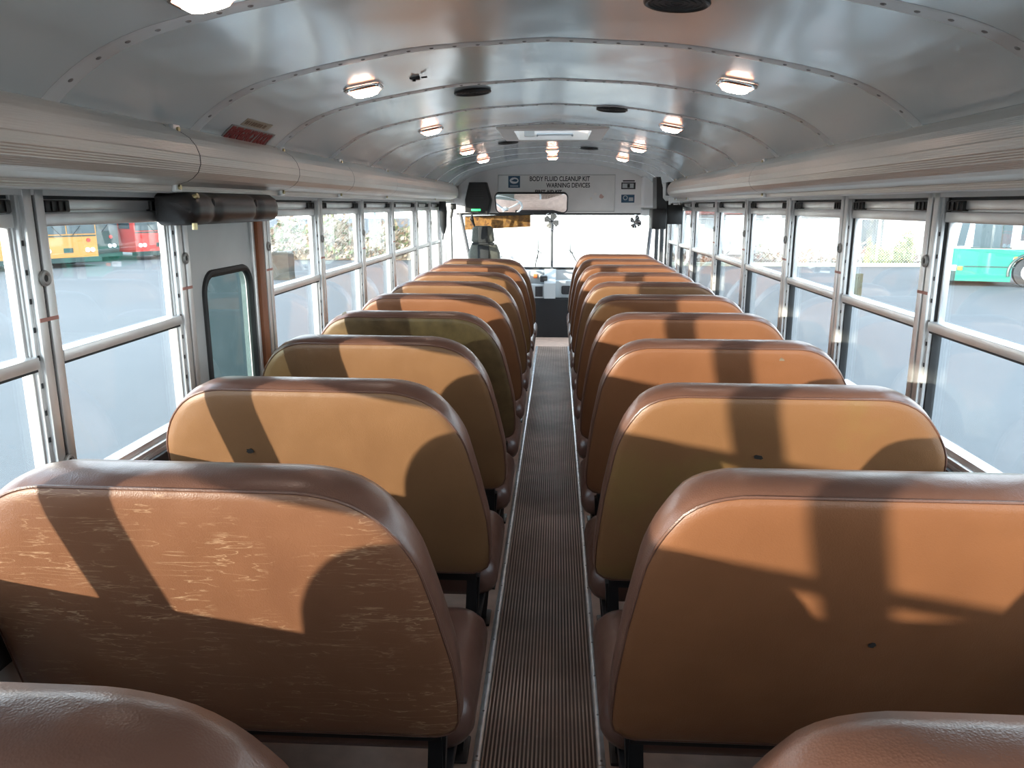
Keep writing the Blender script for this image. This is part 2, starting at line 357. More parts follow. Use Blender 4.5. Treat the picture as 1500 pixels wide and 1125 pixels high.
def window(s, y0, y1):
    global win_n; win_n += 1
    a, c = y0+.046, y1-.046
    b = MB()
    bx(b, s, 1.152, 1.20, a-.01, c+.01, 1.60, 1.64, .002, 0)
    bx(b, s, 1.158, 1.20, a-.01, c+.01, .865, .90, .002, 0)          # sill
    bx(b, s, 1.142, 1.16, a-.02, c+.02, .868, .884, .003, 0)
    bx(b, s, 1.160, 1.187, a-.002, a+.006, .90, 1.60, .001, 1)        # black gaskets
    bx(b, s, 1.160, 1.187, c-.006, c+.002, .90, 1.60, .001, 0 if s < 0 else 1)  # left front jamb in pale aluminium, standing in for sunlight on the gasket
    bx(b, s, 1.165, 1.20, a, c, 1.590, 1.602, 0, 1)
    o = struct(b.build(f'window_{win_n}', ['alu', 'rubber']))
    b = MB()
    bx(b, s, 1.160, 1.19, a+.008, c-.008, 1.566, 1.592, .003); bx(b, s, 1.152, 1.19, a+.008, c-.008, 1.530, 1.560, .003); bx(b, s, 1.168, 1.19, a+.008, c-.008, 1.555, 1.57, 0)
    bx(b, s, 1.165, 1.183, a+.006, a+.015, 1.23, 1.54, .002); bx(b, s, 1.165, 1.185, c-.015, c-.006, 1.23, 1.54, .002)
    b.build('sash_frame', 'alu', o)
    b = MB(); bx(b, s, 1.143, 1.19, a, c, 1.212, 1.240, .003); bx(b, s, 1.150, 1.19, a, c, 1.205, 1.213, 0, 1); b.build('sash_rail', ['alu', 'rubber'], o)
    for (ya, yb) in ((a+.012, a+.105), (c-.105, c-.012)):
        b = MB(); bx(b, s, 1.150, 1.172, ya, yb, 1.562, 1.59, .003)
        for k in range(3): bx(b, s, 1.146, 1.151, ya+.018+k*.026, ya+.024+k*.026, 1.565, 1.587, 0)
        b.build('latch', 'black', o)
    b = MB(); bx(b, s, 1.172, 1.176, a+.013, c-.013, 1.236, 1.535); b.build('upper_pane', 'glass', o)
    b = MB(); bx(b, s, 1.178, 1.182, a+.005, c-.005, .895, 1.214); b.build('lower_pane', 'glass', o)
for s, nm in ((-1, 'left'), (1, 'right')):
    b = MB(); end = 8.02
    segs = [(REAR, 2.426+.05), (3.155-.05, 9.0)] if s < 0 else [(REAR, 8.05)]
    for (ya, yb) in segs:
        bx(b, s, 1.14, 1.22, ya, yb, 0, .87, 0, 0)
    bx(b, s, 1.085, 1.22, REAR, SHIELD, 1.655, 1.83, 0, 0)
    bx(b, s, 1.14, 1.22, REAR, SHIELD, 1.60, 1.66, .002, 0)
    wall = struct(b.build(f'wall_{nm}', ['wall']))
    for i, y in enumerate(D): post(s, y, wall, i == 0)
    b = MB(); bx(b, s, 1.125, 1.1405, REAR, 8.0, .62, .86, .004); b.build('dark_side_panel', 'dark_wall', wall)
    for i in range(len(D)-1):
        if s < 0 and i == 5: continue
        window(s, D[i], D[i+1])
# ---- emergency side door (left)
b = MB(); y0, y1 = 2.476, 3.105; s = -1
wy0, wy1, wz0, wz1 = 2.555, 2.975, .80, 1.355
bx(b, s, 1.15, 1.19, y0, wy0, 0, 1.62); bx(b, s, 1.15, 1.19, wy1, y1, 0, 1.62); bx(b, s, 1.15, 1.19, wy0, wy1, wz1, 1.62); bx(b, s, 1.15, 1.19, wy0, wy1, 0, wz0)
def rrect(y0, y1, z0, z1, r, n=8):
    pts = []
    for (cy, cz, a0) in ((y1-r, z1-r, 0), (y0+r, z1-r, 90), (y0+r, z0+r, 180), (y1-r, z0+r, 270)):
        for k in range(n+1):
            t = math.radians(a0+90*k/n); pts.append((cy+r*math.cos(t), cz+r*math.sin(t)))
    return pts
for (cy, cz, sy2, sz2) in ((wy0, wz0, 1, 1), (wy0, wz1, 1, -1), (wy1, wz0, -1, 1), (wy1, wz1, -1, -1)):
    R = .075; poly = [(cy, cz)]+[(cy+sy2*(R-R*math.cos(t)), cz+sz2*(R-R*math.sin(t))) for t in np.linspace(0, math.pi/2, 8)]
    b.prism([(-1.19, p[0], p[1]) for p in poly], (.04, 0, 0))
door = struct(b.build('door_1', mat('door_paint', (.50, .515, .515), .42, .3, var=.05)))
b = MB(); loop = rrect(wy0+.006, wy1-.006, wz0+.006, wz1-.006, .07); b.tube([(-1.152, p[0], p[1]) for p in loop], .014, 8, closed=True); b.build('window_gasket', 'rubber', door)
b = MB(); b.prism([(-1.174, p[0], p[1]) for p in loop], (.005, 0, 0)); b.build('door_pane', 'glass_green', door)
b = MB(); b.box(-1.165, -1.128, 3.025, 3.085, .0, 1.63, .006); b.build('edge_strip', 'brown_trim', door)
b = MB(); b.box(-1.165, -1.14, 2.995, 3.024, .2, 1.62, .004); b.build('hinge', 'alu', door)
# black padded header over the door
pad = thing('header_pad', 'black buttoned vinyl pad above the side emergency door', 'door pad', (-1.09, 2.63, 1.515))
b = MB(); pts = [(-1.137, 1.615), (-1.05, 1.615), (-1.028, 1.60), (-1.02, 1.575), (-1.022, 1.545), (-1.035, 1.528), (-1.06, 1.520), (-1.137, 1.520)]
ys = np.linspace(2.27, 2.99, 31)
def dent(y): return sum(.012*math.exp(-((y-c)/.022)**2) for c in (2.43, 2.78))
rg = []
for i, y in enumerate(ys):
    e = .012 if i in (0, 30) else 0
    rg.append([(p[0]-(dent(y) if p[0] > -1.1 else 0)-(e if p[0] > -1.1 else 0), y, p[1]+(e if p[1] < 1.56 else -e)) for p in pts])
b.rings(rg); b.build('cushion', 'black_vinyl', pad, angle=60)
for c in (2.43, 2.78):
    b = MB(); b.ball((-1.033, c, 1.585), .006, .011, .014); b.build('button', 'black', pad)
for p_, q_ in (((-1.03, 2.283, 1.527), (-1.03, 2.283, 1.508)), ((-1.035, 2.30, 1.60), (-1.02, 2.30, 1.606))):
    b = MB(); b.cyl(p_, q_, .008, 10); b.build('screw', 'brass', pad)
# rear wall (behind the viewpoint) with its openings
b = MB(); y = REAR
for (xa, xb, za, zb) in ((-1.2, -1.0, 0, 1.84), (1.0, 1.2, 0, 1.84), (-1.0, 1.0, 0, .92), (-1.0, 1.0, 1.62, 2.1), (-.50, -.34, .92, 1.62), (.34, .50, .92, 1.62)):
    b.box(xa, xb, y-.06, y, za, zb)
back = struct(b.build('wall_back', 'wall'))
for xa, xb in ((-1.0, -.5), (-.34, .34), (.5, 1.0)):
    b = MB(); b.box(xa, xb, y-.03, y-.026, .92, 1.62); b.build('rear_pane', 'glass', back)
# ------------------------------------------------------------------ bench seats
TILT = .27
def yf(z): return -.058+TILT*(1.09-z)
NV = Vector((0, .965, .26))
def rounded(corners, N=110):
    pts = []
    n = len(corners)
    for i, (x, z, r) in enumerate(corners):
        p = Vector((x, z)); a = Vector(corners[i-1][:2]); c = Vector(corners[(i+1) % n][:2])
        u = (a-p).normalized(); v = (c-p).normalized(); ang = u.angle(v); d = min(r/math.tan(ang/2), .49*(a-p).length, .49*(c-p).length)
        p0 = p+u*d; p1 = p+v*d
        for k in range(13):
            t = k/12; pts.append((p0*(1-t)**2+p*2*t*(1-t)+p1*t*t))
    L = [0]
    for i in range(len(pts)): L.append(L[-1]+(pts[(i+1) % len(pts)]-pts[i]).length)
    out = []
    xs = [p.x for p in pts]+[pts[0].x]; zs = [p.y for p in pts]+[pts[0].y]
    for k in range(N):
        t = L[-1]*k/N; out.append(Vector((float(np.interp(t, L, xs)), float(np.interp(t, L, zs)))))
    return out
SC = 1.0355                                   # true size of the seats against the body
def remap(p):
    z = p[2]; zz = CZ-(CZ-z)*SC; z1 = CZ-(CZ-.42)*SC
    return (p[0]*SC, p[1]*SC, zz if z > .42 else (z if z < .03 else .03+(z-.03)*(z1-.03)/.39))
def make_seat(s):
    """s=-1 left of the aisle, +1 right; local origin at floor level below the top crest, x absolute minus centre"""
    xc = s*.595
    root = thing('bench_seat', 'x', 'bench seat', (xc, 0, 0))
    if s < 0: aisle = [(.155, .54, .03), (.152, .60, .2), (.157, .70, .4), (.184, .84, .4), (.209, .945, .3), (.233, .992, .2), (.270, 1.043, .2), (.318, 1.078, .2), (.39, 1.098, .5)]
    else: aisle = [(.155, .54, .03), (.154, .60, .2), (.159, .68, .4), (.172, .80, .4), (.197, .955, .3), (.220, 1.012, .2), (.255, 1.067, .2), (.290, 1.089, .2), (.34, 1.102, .4)]
    cor = [(.19, .512, .04)]+aisle+[(.89, 1.101, .4), (.962, 1.069, .2), (1.010, 1.01, .2), (1.038+.006*(s+1), .945, .3), (1.046+.007*(s+1), .80, .5), (1.046+.007*(s+1), .512, .04)]
    P = rounded(cor); n = len(P); cen = Vector((.595, .78))
    area = sum(P[i].x*P[(i+1) % n].y-P[(i+1) % n].x*P[i].y for i in range(n))
    nrm = []
    for i in range(n):
        t = (P[(i+1) % n]-P[i-1]).normalized(); q = Vector((t.y, -t.x)); nrm.append(q if area > 0 else -q)
    def ring(off, d, sc=1.):
        r = []
        for p, q in zip(P, nrm):
            u = cen+(p+q*off-cen)*sc if sc < 1 else p+q*off
            base = Vector((s*u.x, yf(u.y), u.y)); r.append(base+NV*d)
        return r
    b = MB()
    rs = [ring(0, -.011, .25), ring(0, -.011, .6), ring(0, -.009, .85), ring(0, -.005, .95), ring(-.004, -.001), ring(0, .004),
          ring(.005, .018), ring(.006, .036), ring(.004, .058), ring(-.004, .09), ring(-.02, .122), ring(-.05, .13), ring(0, .135, .7), ring(0, .135, .3)]
    mis = [0, 0, 0, 0, 0, 1, 1, 1, 1, 1, 1, 1, 1, 1]
    b.rings(rs, mis=mis)
    back = b.build('backrest', ['orange', 'band'], root, angle=80, origin=(xc, 0, 0))
    for i, mname in ((0, 'orange'), (1, 'band')):
        back.material_slots[i].link = 'OBJECT'; back.material_slots[i].material = M[mname]
    b = MB(); b.tube([p for p in ring(0.0005, .003)], .0032, 6, closed=True)
    st = ring(-.010, -.0012)
    for i in range(n):                                               # stitches beside the piping
        a0, c0 = st[i], st[(i+1) % n]
        for k in range(3):
            p = a0.lerp(c0, (k+.15)/3); q = a0.lerp(c0, (k+.75)/3); b.tube([p, q], .0011, 4, 1)
    b.build('seam_piping', ['band', 'thread'], back, origin=(xc, 0, 0))
    # cushion with rounded rim
    b = MB(); xa, xb, ya, yb = .146, 1.04, .25, .725
    loop = rrect(ya, yb, xa, xb, .07, 8)
    def cr(ins, z, sag=0): 
        out = []
        for (yy, xx) in loop:
            cy, cx = (ya+yb)/2, (xa+xb)/2
            fy = 1-ins/((yb-ya)/2); fx = 1-ins/((xb-xa)/2)
            Y = cy+(yy-cy)*fy; X = cx+(xx-cx)*fx
            out.append(Vector((s*X, Y, z+.02*(Y-ya)/(yb-ya))))
        return out
    b.rings([cr(.2, .335), cr(.03, .335), cr(.012, .345), cr(.002, .37), cr(0, .40), cr(.006, .43), cr(.022, .452), cr(.05, .466), cr(.1, .474), cr(.2, .478)])
    b.build('seat_cushion', 'cushion', root, angle=80, origin=(xc, 0, 0))
    # frame
    b = MB()
    for (x0, x1, y0, y1, z0, z1) in ((.20, 1.04, .150, .190, .460, .503), (.16, 1.04, .68, .705, .31, .34), (.19, .225, .16, .70, .30, .335), (.97, 1.0, .16, .70, .30, .335)):
        b.box(min(s*x0, s*x1), max(s*x0, s*x1), y0, y1, z0, z1, .004)
    for x0 in (.20, 1.0):
        b.prism([(s*x0, .155, .30), (s*x0, .20, .30), (s*x0, .20, .52), (s*x0, .155, .52)], (s*.03, 0, 0))
    b.build('seat_frame', 'black_metal', root, origin=(xc, 0, 0))
    for (yt, yb_, zt) in ((.172, .215, .47), (.66, .64, .32)):
        b = MB(); w = .019
        x0 = .21; x1 = .235
        b.rings([[(s*(x0-w), yt-.016, zt), (s*(x0+w), yt-.016, zt), (s*(x0+w), yt+.016, zt), (s*(x0-w), yt+.016, zt)],
                 [(s*(x1-w), yb_-.014, .008), (s*(x1+w), yb_-.014, .008), (s*(x1+w), yb_+.014, .008), (s*(x1-w), yb_+.014, .008)]])
        lg = b.build('leg', 'black_metal', root, origin=(xc, 0, 0))
        b = MB(); b.box(min(s*.20, s*.275), max(s*.20, s*.275), yb_-.055, yb_+.055, 0, .012, .004)
        for dy in (-.036, .036): b.cyl((s*.255, yb_+dy, .01), (s*.255, yb_+dy, .026), .012, 6)
        b.build('foot_flange', 'black_metal', lg, origin=(xc, 0, 0))
    for yy in (.22, .62):
        b = MB(); b.box(min(s*1.0, s*1.085), max(s*1.0, s*1.085), yy-.03, yy+.03, .29, .32, .003); b.build('wall_bracket', 'black_metal', root, origin=(xc, 0, 0))
    def fit(o):
        for c in kids(o):
            for v in c.data.vertices: v.co = Vector(remap(v.co))
            fit(c)
    fit(root); root.location.x = xc*SC
    return root
Y0, SP = .606*SC, .70*SC
LL = ['brown bench seat in the bottom left corner, only its stitched top edge showing',
      'bench seat at lower left with crackled orange-brown back panel and pillar shadow',
      'tan-backed bench seat with a small tear, just ahead of the crackled one',
      'tan bench seat left of the aisle, next to the small emergency door window',
      'bench seat with a mottled olive-brown back panel, left of the aisle',
      'orange-brown bench seat left of the aisle, next ahead of the mottled olive one',
      'left bench seat, second ahead of the mottled olive one',
      'left bench seat with scuffed top, third ahead of the mottled olive one',
      'left bench seat, second row behind the grey driver seat',
      'frontmost bench seat left of the aisle, right behind the grey driver seat']
RLAB = ['brown bench seat in the bottom right corner, only its top edge showing',
      'big bench seat at lower right with a broad post shadow down its back',
      'blotchy tan bench seat right of the aisle, ahead of the big lower right one',
      'right bench seat with a torn, grey-patched top edge',
      'orange-brown right bench seat, next ahead of the torn patched one',
      'right bench seat, second ahead of the torn patched one',
      'right bench seat, third ahead of the torn patched one',
      'right bench seat, fourth ahead of the torn patched one',
      'right bench seat, fifth ahead of the torn patched one',
      'right bench seat, second from the front',
      'frontmost bench seat right of the aisle, nearest the windshield']
LM = ['tan', 'crackle', 'tan', 'tan', 'olive', 'orange', 'tan', 'blotch', 'orange', 'tan']
RM = ['orange', 'orange', 'blotch', 'orange', 'orange', 'orange', 'tan', 'orange', 'orange', 'orange', 'orange']
seats = {}
for s, labs, mats_ in ((-1, LL, LM), (1, RLAB, RM)):
    proto = make_seat(s); grp = 'bench seats left of the aisle' if s < 0 else 'bench seats right of the aisle'
    rows = list(range(len(labs)))+[-1]
    for k, i in enumerate(rows):
        o = proto if k == 0 else dup(proto)
        o.location = (s*.595*SC, Y0+SP*i+{(-1, 1): -.015, (-1, 2): .02, (-1, 3): .03}.get((s, i), 0), 0)
        lab = labs[i] if i >= 0 else f'brown bench seat in the rearmost row on the {"left" if s < 0 else "right"}, beside the viewpoint'
        tag(o, lab, 'bench seat', grp); seats[(s, i)] = o
        for c in kids(o):
            if c.name.startswith('backrest'): c.material_slots[0].material = M[mats_[i] if i >= 0 else 'orange']; seats[(s, i, 'b')] = c
def patch(s, i, cx, czz, w, h, m, name, label, seed=0, d=-.0125, top=False):
    rnd = random.Random(seed); bk = seats[(s, i, 'b')]; root = seats[(s, i)]
    N = 18; pts = []
    for k in range(N):
        t = 2*math.pi*k/N; r = rnd.uniform(.7, 1.1); pts.append((cx+w*r*math.cos(t), czz+h*r*math.sin(t)))
    b = MB()
    if top: rr = [[Vector((x, -.056+.056*(z-1.089)/.0315-.3*(lift+.002), 1.0895+.0315*(z-1.089)/.0315+.9*(lift+.002))) for x, z in pts] for lift in (0, .0015)]
    else: rr = [[Vector((x, yf(z), z))+NV*(d-lift) for x, z in pts] for lift in (0, .0015)]
    rr = [[Vector(remap(q-Vector((s*.595, 0, 0)))) for q in r_] for r_ in rr]
    b.rings(rr); o = b.build(name, m, bk, origin=(0, 0, 0)); o['label'] = label
patch(-1, 2, -.80, .925, .011, .008, 'hole', 'tear', 'small dark tear in the vinyl', 3)
patch(1, 2, .565, .94, .013, .007, 'hole', 'tear', 'small dark tear in the vinyl', 4)
patch(1, 1, .615, .80, .007, .006, 'hole', 'tear', 'small dark hole in the vinyl', 5)
patch(1, 3, .80, 1.060, .010, .018, 'scar', 'mending_patch', 'grey mended spot below the torn edge', 6, d=-.006)
patch(1, 3, .80, 1.104, .013, .014, 'hole', 'tear', 'dark gash through the top edge', 8, top=True)
patch(1, 3, .40, 1.108, .022, .008, 'foam', 'mending_patch', 'grey patch on the top edge', 9, top=True)
patch(-1, 4, -.90, 1.105, .013, .010, 'foam', 'mending_patch', 'pale worn spot on the top edge', 10, top=True)
# ------------------------------------------------------------------ ceiling fittings
LP = [(-.655, 1.60), (-.648, 2.86), (.637, 2.85), (-.652, 4.37), (.63, 4.35), (-.648, 6.07), (.618, 5.95), (-.638, 7.26), (.606, 7.22), (-.016, 7.01), (-.02, 8.01)]
LLB = ['lit dome lamp cut off by the top edge of the photo', 'largest lit dome lamp on the left half of the ceiling', 'largest lit dome lamp on the right half of the ceiling',
       'left dome lamp left of the roof hatch', 'right dome lamp right of the roof hatch', 'left dome lamp, second from the front', 'right dome lamp, second from the front',
       'left dome lamp nearest the front header panel', 'right dome lamp nearest the front header panel', 'centre dome lamp just past the roof hatch, the rear of the centre pair', 'centre dome lamp nearest the front header panel']
def lamp_proto():
    root = thing('dome_lamp', 'x', 'ceiling lamp', (0, 0, 0))
    b = MB(); lp = rrect(-.052, .052, -.066, .066, .025, 5)
    def r_(sc, z): return [(p[1]*sc, p[0]*sc, z) for p in lp]
    b.rings([r_(1, 0), r_(1, -.006), r_(.93, -.012), r_(.84, -.012), r_(.82, -.006)], caps=False); b.build('bezel', 'chrome', root)
    b = MB(); b.rings([r_(.83, -.006), r_(.81, -.012), r_(.62, -.024), r_(.4, -.029)], mis=[1, 1, 0, 0]); b.build('lens', ['emit_lens', 'pink_lens'], root)
    return root
lp0 = lamp_proto()
for k, ((x, y), lab) in enumerate(zip(LP, LLB)):
    o = lp0 if k == 0 else dup(lp0)
    sl = (zc(x+.05)-zc(x-.05))/.1
    o.location = (x, y, zc(x)-.001); o.rotation_euler = (0, -math.atan(sl), 0); tag(o, lab, 'ceiling lamp', 'dome lamps on the ceiling')
SPK = [((.298, 1.93), 'round black ceiling speaker cut off by the top edge of the photo'), ((-.315, 3.33), 'large round black ceiling speaker left of centre'),
       ((.29, 3.97), 'round black ceiling speaker right of centre, before the roof hatch'), ((-.33, 5.95), 'round black ceiling speaker at the left front corner of the roof hatch'), ((.286, 6.635), 'small round black ceiling speaker beyond the roof hatch, right side')]
sp0 = None
for (x, y), lab in SPK:
    if sp0 is None:
        sp0 = thing('ceiling_speaker', 'x', 'speaker', (0, 0, 0))
        b = MB(); b.torus((0, 0, -.004), (0, 0, 1), .070, .006, 28, 8); b.build('rim', 'black', sp0)
        b = MB(); b.cyl((0, 0, -.001), (0, 0, -.005), .068, 28)
        for k in range(1, 5): b.torus((0, 0, -.005), (0, 0, 1), .014*k, .0022, 24, 5)
        b.build('grille', 'rubber', sp0); o = sp0
    else: o = dup(sp0)
    sl = (zc(x+.05)-zc(x-.05))/.1
    o.location = (x, y, zc(x)-.002); o.rotation_euler = (0, -math.atan(sl), 0); tag(o, lab, 'speaker', 'round ceiling speakers')
# roof hatch
h = thing('roof_hatch', 'pale rectangular emergency roof hatch in the middle of the ceiling', 'roof hatch', (0, 5.29, 2.03))
M['hatch'] = mat('hatch_frame', (.84, .79, .73), .45, var=.04)
HW = -XS[HX0]
def rect(x, ya, yb, z): return [(-x, ya, z), (x, ya, z), (x, yb, z), (-x, yb, z)]
b = MB()
b.rings([rect(.335, 4.84, 5.74, 2.045), rect(.335, 4.84, 5.74, 2.022), rect(.325, 4.85, 5.73, 2.017), rect(HW-.005, HY0+.005, HY1-.005, 2.017), rect(HW-.005, HY0+.005, HY1-.005, 2.15)], caps=False); b.build('frame', 'hatch', h, angle=20)
m, N, L, bs = nt('hatch_lid_plastic'); bs.inputs['Base Color'].default_value = (.8, .8, .8, 1); t = N.new('ShaderNodeBsdfTranslucent'); t.inputs[0].default_value = (.75, .77, .78, 1)
mx = N.new('ShaderNodeMixShader'); mx.inputs[0].default_value = .5; L.new(bs.outputs[0], mx.inputs[1]); L.new(t.outputs[0], mx.inputs[2]); L.new(mx.outputs[0], N['Material Output'].inputs[0])
b = MB(); b.box(-HW-.02, HW+.02, HY0-.02, HY1+.02, 2.17, 2.185, .004); b.build('lid', m, h)
b = MB(); b.tube([(-.11, HY1-.012, 2.045), (-.11, HY1-.05, 2.05), (.13, HY1-.05, 2.05), (.13, HY1-.012, 2.045)], .008, 8); b.build('handle', 'grey_paint', h)
b = MB(); b.box(-.20, -.13, HY1-.012, HY1-.006, 2.04, 2.075); b.build('label_plate', 'alu_dull', h)
# broken bracket stub
b = MB(); b.box(-.485, -.45, 2.85, 2.875, 2.004, 2.016, .003); b.cyl((-.47, 2.86, 2.006), (-.47, 2.86, 1.998), .006, 8); b.cyl((-.44, 2.84, 2.008), (-.42, 2.83, 2.008), .003, 6)
tag(b.build('bracket_stub', 'black'), 'tiny black broken bracket on the ceiling beside the large left lamp', 'bracket')
# emergency sign on the ceiling slope
sg = thing('emergency_sign', 'red lettered plate on the ceiling slope above the padded door header', 'sign', (-1.03, 2.78, 1.82))
def slope(x): return Vector((x, 0, zc(x)))
n_ = Vector((.62, 0, -.78)); 
pa, pb = slope(-1.082), slope(-1.029); up_ = (pb-pa).normalized(); nn = Vector((up_.z, 0, -up_.x)).normalized()
if nn.z > 0: nn = -nn
b = MB(); b.rings([[pa+Vector((0, 2.615, 0))+nn*e, pa+Vector((0, 3.012, 0))+nn*e, pb+Vector((0, 3.012, 0))+nn*e, pb+Vector((0, 2.615, 0))+nn*e] for e in (-.002, .002)]); b.build('plate', mat('sign_plate', (.26, .25, .24), .5), sg)
text('lettering', 'EMERGENCY DOOR', .1, 'red', sg, (pa+pb)/2+up_*.006+Vector((0, 2.815, 0))+nn*.0028, (0, 1, 0), up_, width=.375, height=.053, bold=.006)
b = MB(); pc, pd = slope(-1.024), slope(-.997); b.rings([[pc+Vector((0, 2.67, 0))+nn*e, pc+Vector((0, 2.905, 0))+nn*e, pd+Vector((0, 2.905, 0))+nn*e, pd+Vector((0, 2.67, 0))+nn*e] for e in (-.002, .0015)])
st = tag(b.build('paper_sticker', 'cream'), 'small cream sticker with faded brown bars above the red sign', 'sticker')
b = MB()
rnd = random.Random(2); yy = 2.685
while yy < 2.87:
    w = rnd.choice((.006, .012, .02)); a0 = pc.lerp(pd, .25)+nn*.002; a1 = pc.lerp(pd, .75)+nn*.002
    b.rings([[a0+Vector((0, yy, 0))+nn*e, a0+Vector((0, yy+w, 0))+nn*e, a1+Vector((0, yy+w, 0))+nn*e, a1+Vector((0, yy, 0))+nn*e] for e in (0, .0008)]); yy += w+rnd.choice((.008, .014))
b.build('printed_bars', mat('faded_bars', (.22, .15, .10), .6), st)
# ------------------------------------------------------------------ front end
b = MB()
poly = [(x, zc(x)-.0) for x in XS]
poly = [(-1.18, 1.49), (1.18, 1.49), (1.18, 1.80)]+[(x, z) for x, z in poly[::-1]]+[(-1.18, 1.80)]
b.prism([(p[0], BULK, p[1]) for p in poly], (0, .6, 0))
b.box(-1.2, 1.2, BULK+.6, SHIELD+.06, 1.49, 2.1)
trim_n += 1
front = struct(b.build(f'trim_{trim_n}', mat('header_paint', (.86, .85, .84), .5, var=.03), angle=30))
b = MB(); b.box(-1.2, 1.2, SHIELD-.02, SHIELD+.06, -.2, .80); struct(b.build('wall_front', 'grey_paint'))
win_n += 1
b = MB(); b.box(-1.2, 1.2, SHIELD+.02, SHIELD+.06, .78, .83); b.box(-1.2, 1.2, SHIELD+.02, SHIELD+.06, 1.46, 1.5)
ws = struct(b.build(f'window_{win_n}', 'rubber'))
ws['label'] = 'two-piece windshield'
b = MB(); b.box(-1.12, -.045, SHIELD+.03, SHIELD+.036, .82, 1.47); b.build('left_pane', 'glass_front', ws)
b = MB(); b.box(.0, 1.12, SHIELD+.03, SHIELD+.036, .82, 1.47); b.build('right_pane', 'glass_front', ws)
b = MB(); b.box(-.042, -.008, SHIELD, SHIELD+.05, .78, 1.5, .004); b.build('centre_post', mat('grey_post', (.10, .11, .12), .5), ws)
for (a0, c0) in ((at(675, 315, 9.7), at(688, 378, 9.7)), (at(955.5, 315, 9.7), at(947, 385, 9.7))):
    b = MB(); dd = (c0-a0); b.tube([a0-dd*.15, c0+dd*.6], .022, 8); b.build('corner_post', mat('corner_post_rubber', (.05, .055, .06), .5), ws)
# driver side window, left
win_n += 1
b = MB()
for (ya, yb, za, zb) in ((8.06, 8.11, .8, 1.64), (8.86, 8.95, .0, 1.5), (8.1, 8.88, .86, .9), (8.1, 8.88, 1.6, 1.64), (8.46, 8.49, .9, 1.6)): b.box(-1.2, -1.15, ya, yb, za, zb, .003)
dw = struct(b.build(f'window_{win_n}', 'alu'))
b = MB(); b.box(-1.18, -1.175, 8.1, 8.88, .9, 1.6); b.build('pane', 'glass', dw)
# entrance door, right
b = MB()
for (ya, yb) in ((8.07, 8.13), (8.50, 8.56), (8.93, 9.0)): b.box(1.13, 1.17, ya, yb, -.3, 1.62, .004)
for (za, zb) in ((.42, .5), (1.5, 1.62), (-.3, -.2)): b.box(1.13, 1.17, 8.07, 9.0, za, zb, .004)
d2 = struct(b.build('door_2', 'rubber')); 
b = MB(); b.box(1.148, 1.153, 8.1, 8.96, -.2, 1.52); b.build('door_pane', 'glass', d2)
# header storage panel with lettering
FY = BULK
pnl = thing('storage_panel', 'white storage panel lettered for cleanup, warning and first aid kits, above the windshield', 'panel', (.02, FY, 1.51))
b = MB(); b.box(-.632, .672, FY-.014, FY-.0005, 1.512, 1.905, .004); b.build('door_leaf', mat('panel_paint', (.82, .80, .77), .5, var=.04), pnl)
b = MB(); b.tube([(x, FY-.012, z) for x, z in ((-.634, 1.51), (.674, 1.51), (.674, 1.907), (-.634, 1.907))], .004, 6, closed=True); b.build('seam', 'alu_dull', pnl)
xd, zd = (1, 0, 0), (0, 0, 1); ty = FY-.0148
text('lettering', 'BODY FLUID CLEANUP KIT', .1, 'ink', pnl, (.057, ty, 1.866), xd, zd, width=.672, height=.054, bold=.002)
text('lettering', 'WARNING DEVICES', .1, 'ink', pnl, (.150, ty, 1.795), xd, zd, width=.49, height=.052, bold=.002)
text('lettering', 'FIRST AID KIT', .1, 'ink', pnl, (-.068, ty, 1.722), xd, zd, width=.30, height=.046, bold=.004)
lg = MB(); lg.box(-.520, -.388, FY-.0165, FY-.0135, 1.768, 1.897); lgo = tag(lg.build('maker_sticker', 'blue_ink'), 'blue square sticker with a white oval bird emblem on the storage panel', 'sticker')
b = MB(); ell = [(-.454+.050*math.cos(t), 1.846+.034*math.sin(t)) for t in np.linspace(0, 2*math.pi, 32, endpoint=False)]
b.prism([(p[0], FY-.0175, p[1]) for p in ell], (0, .001, 0)); b.build('emblem_oval', mat('emblem_white', (.75, .77, .78), .5), lgo)
b = MB(); bird = [(-.49, 1.846), (-.47, 1.853), (-.455, 1.864), (-.432, 1.862), (-.415, 1.852), (-.418, 1.842), (-.43, 1.834), (-.455, 1.835), (-.47, 1.838)]
b.prism([(p[0], FY-.0182, p[1]) for p in bird], (0, .0008, 0)); b.build('emblem_bird', 'blue_ink', lgo)
b = MB(); b.box(-.500, -.408, FY-.0175, FY-.0163, 1.780, 1.794); b.build('emblem_bar', mat('emblem_grey', (.35, .42, .47), .5), lgo)
for (x0, x1, z0, z1, lab, c) in ((.745, .902, 1.752, 1.825, 'white sticker with black pictogram, upper of two right of the storage panel', 'w'), (.748, .895, 1.605, 1.692, 'dark blue pictogram sticker, lower of two right of the storage panel', 'b')):
    b = MB(); b.box(x0, x1, FY-.004, FY-.0005, z0, z1); o = tag(b.build('pictogram_sticker', 'ink' if c == 'w' else 'blue_ink'), lab, 'sticker')
    b = MB()
    if c == 'w':
        b.box(x0+.012, x1-.02, FY-.005, FY-.0038, z0+.012, z1-.012)
        b.box(x0+.015, x1-.01, FY-.002, FY-.0004, z1+.010, z1+.024, mi=1); b.box((x0+x1)/2-.012, (x0+x1)/2+.016, FY-.006, FY-.0048, z0+.016, z1-.016, mi=1)
    else:
        b.torus((x0+.045, FY-.005, (z0+z1)/2+.01), (0, 1, 0), .022, .005, 18, 6); b.box(x0+.085, x1-.015, FY-.005, FY-.0038, z0+.018, z1-.030)
    b.build('pictogram', [mat('sticker_pale', (.5, .53, .54), .5), 'ink'], o)
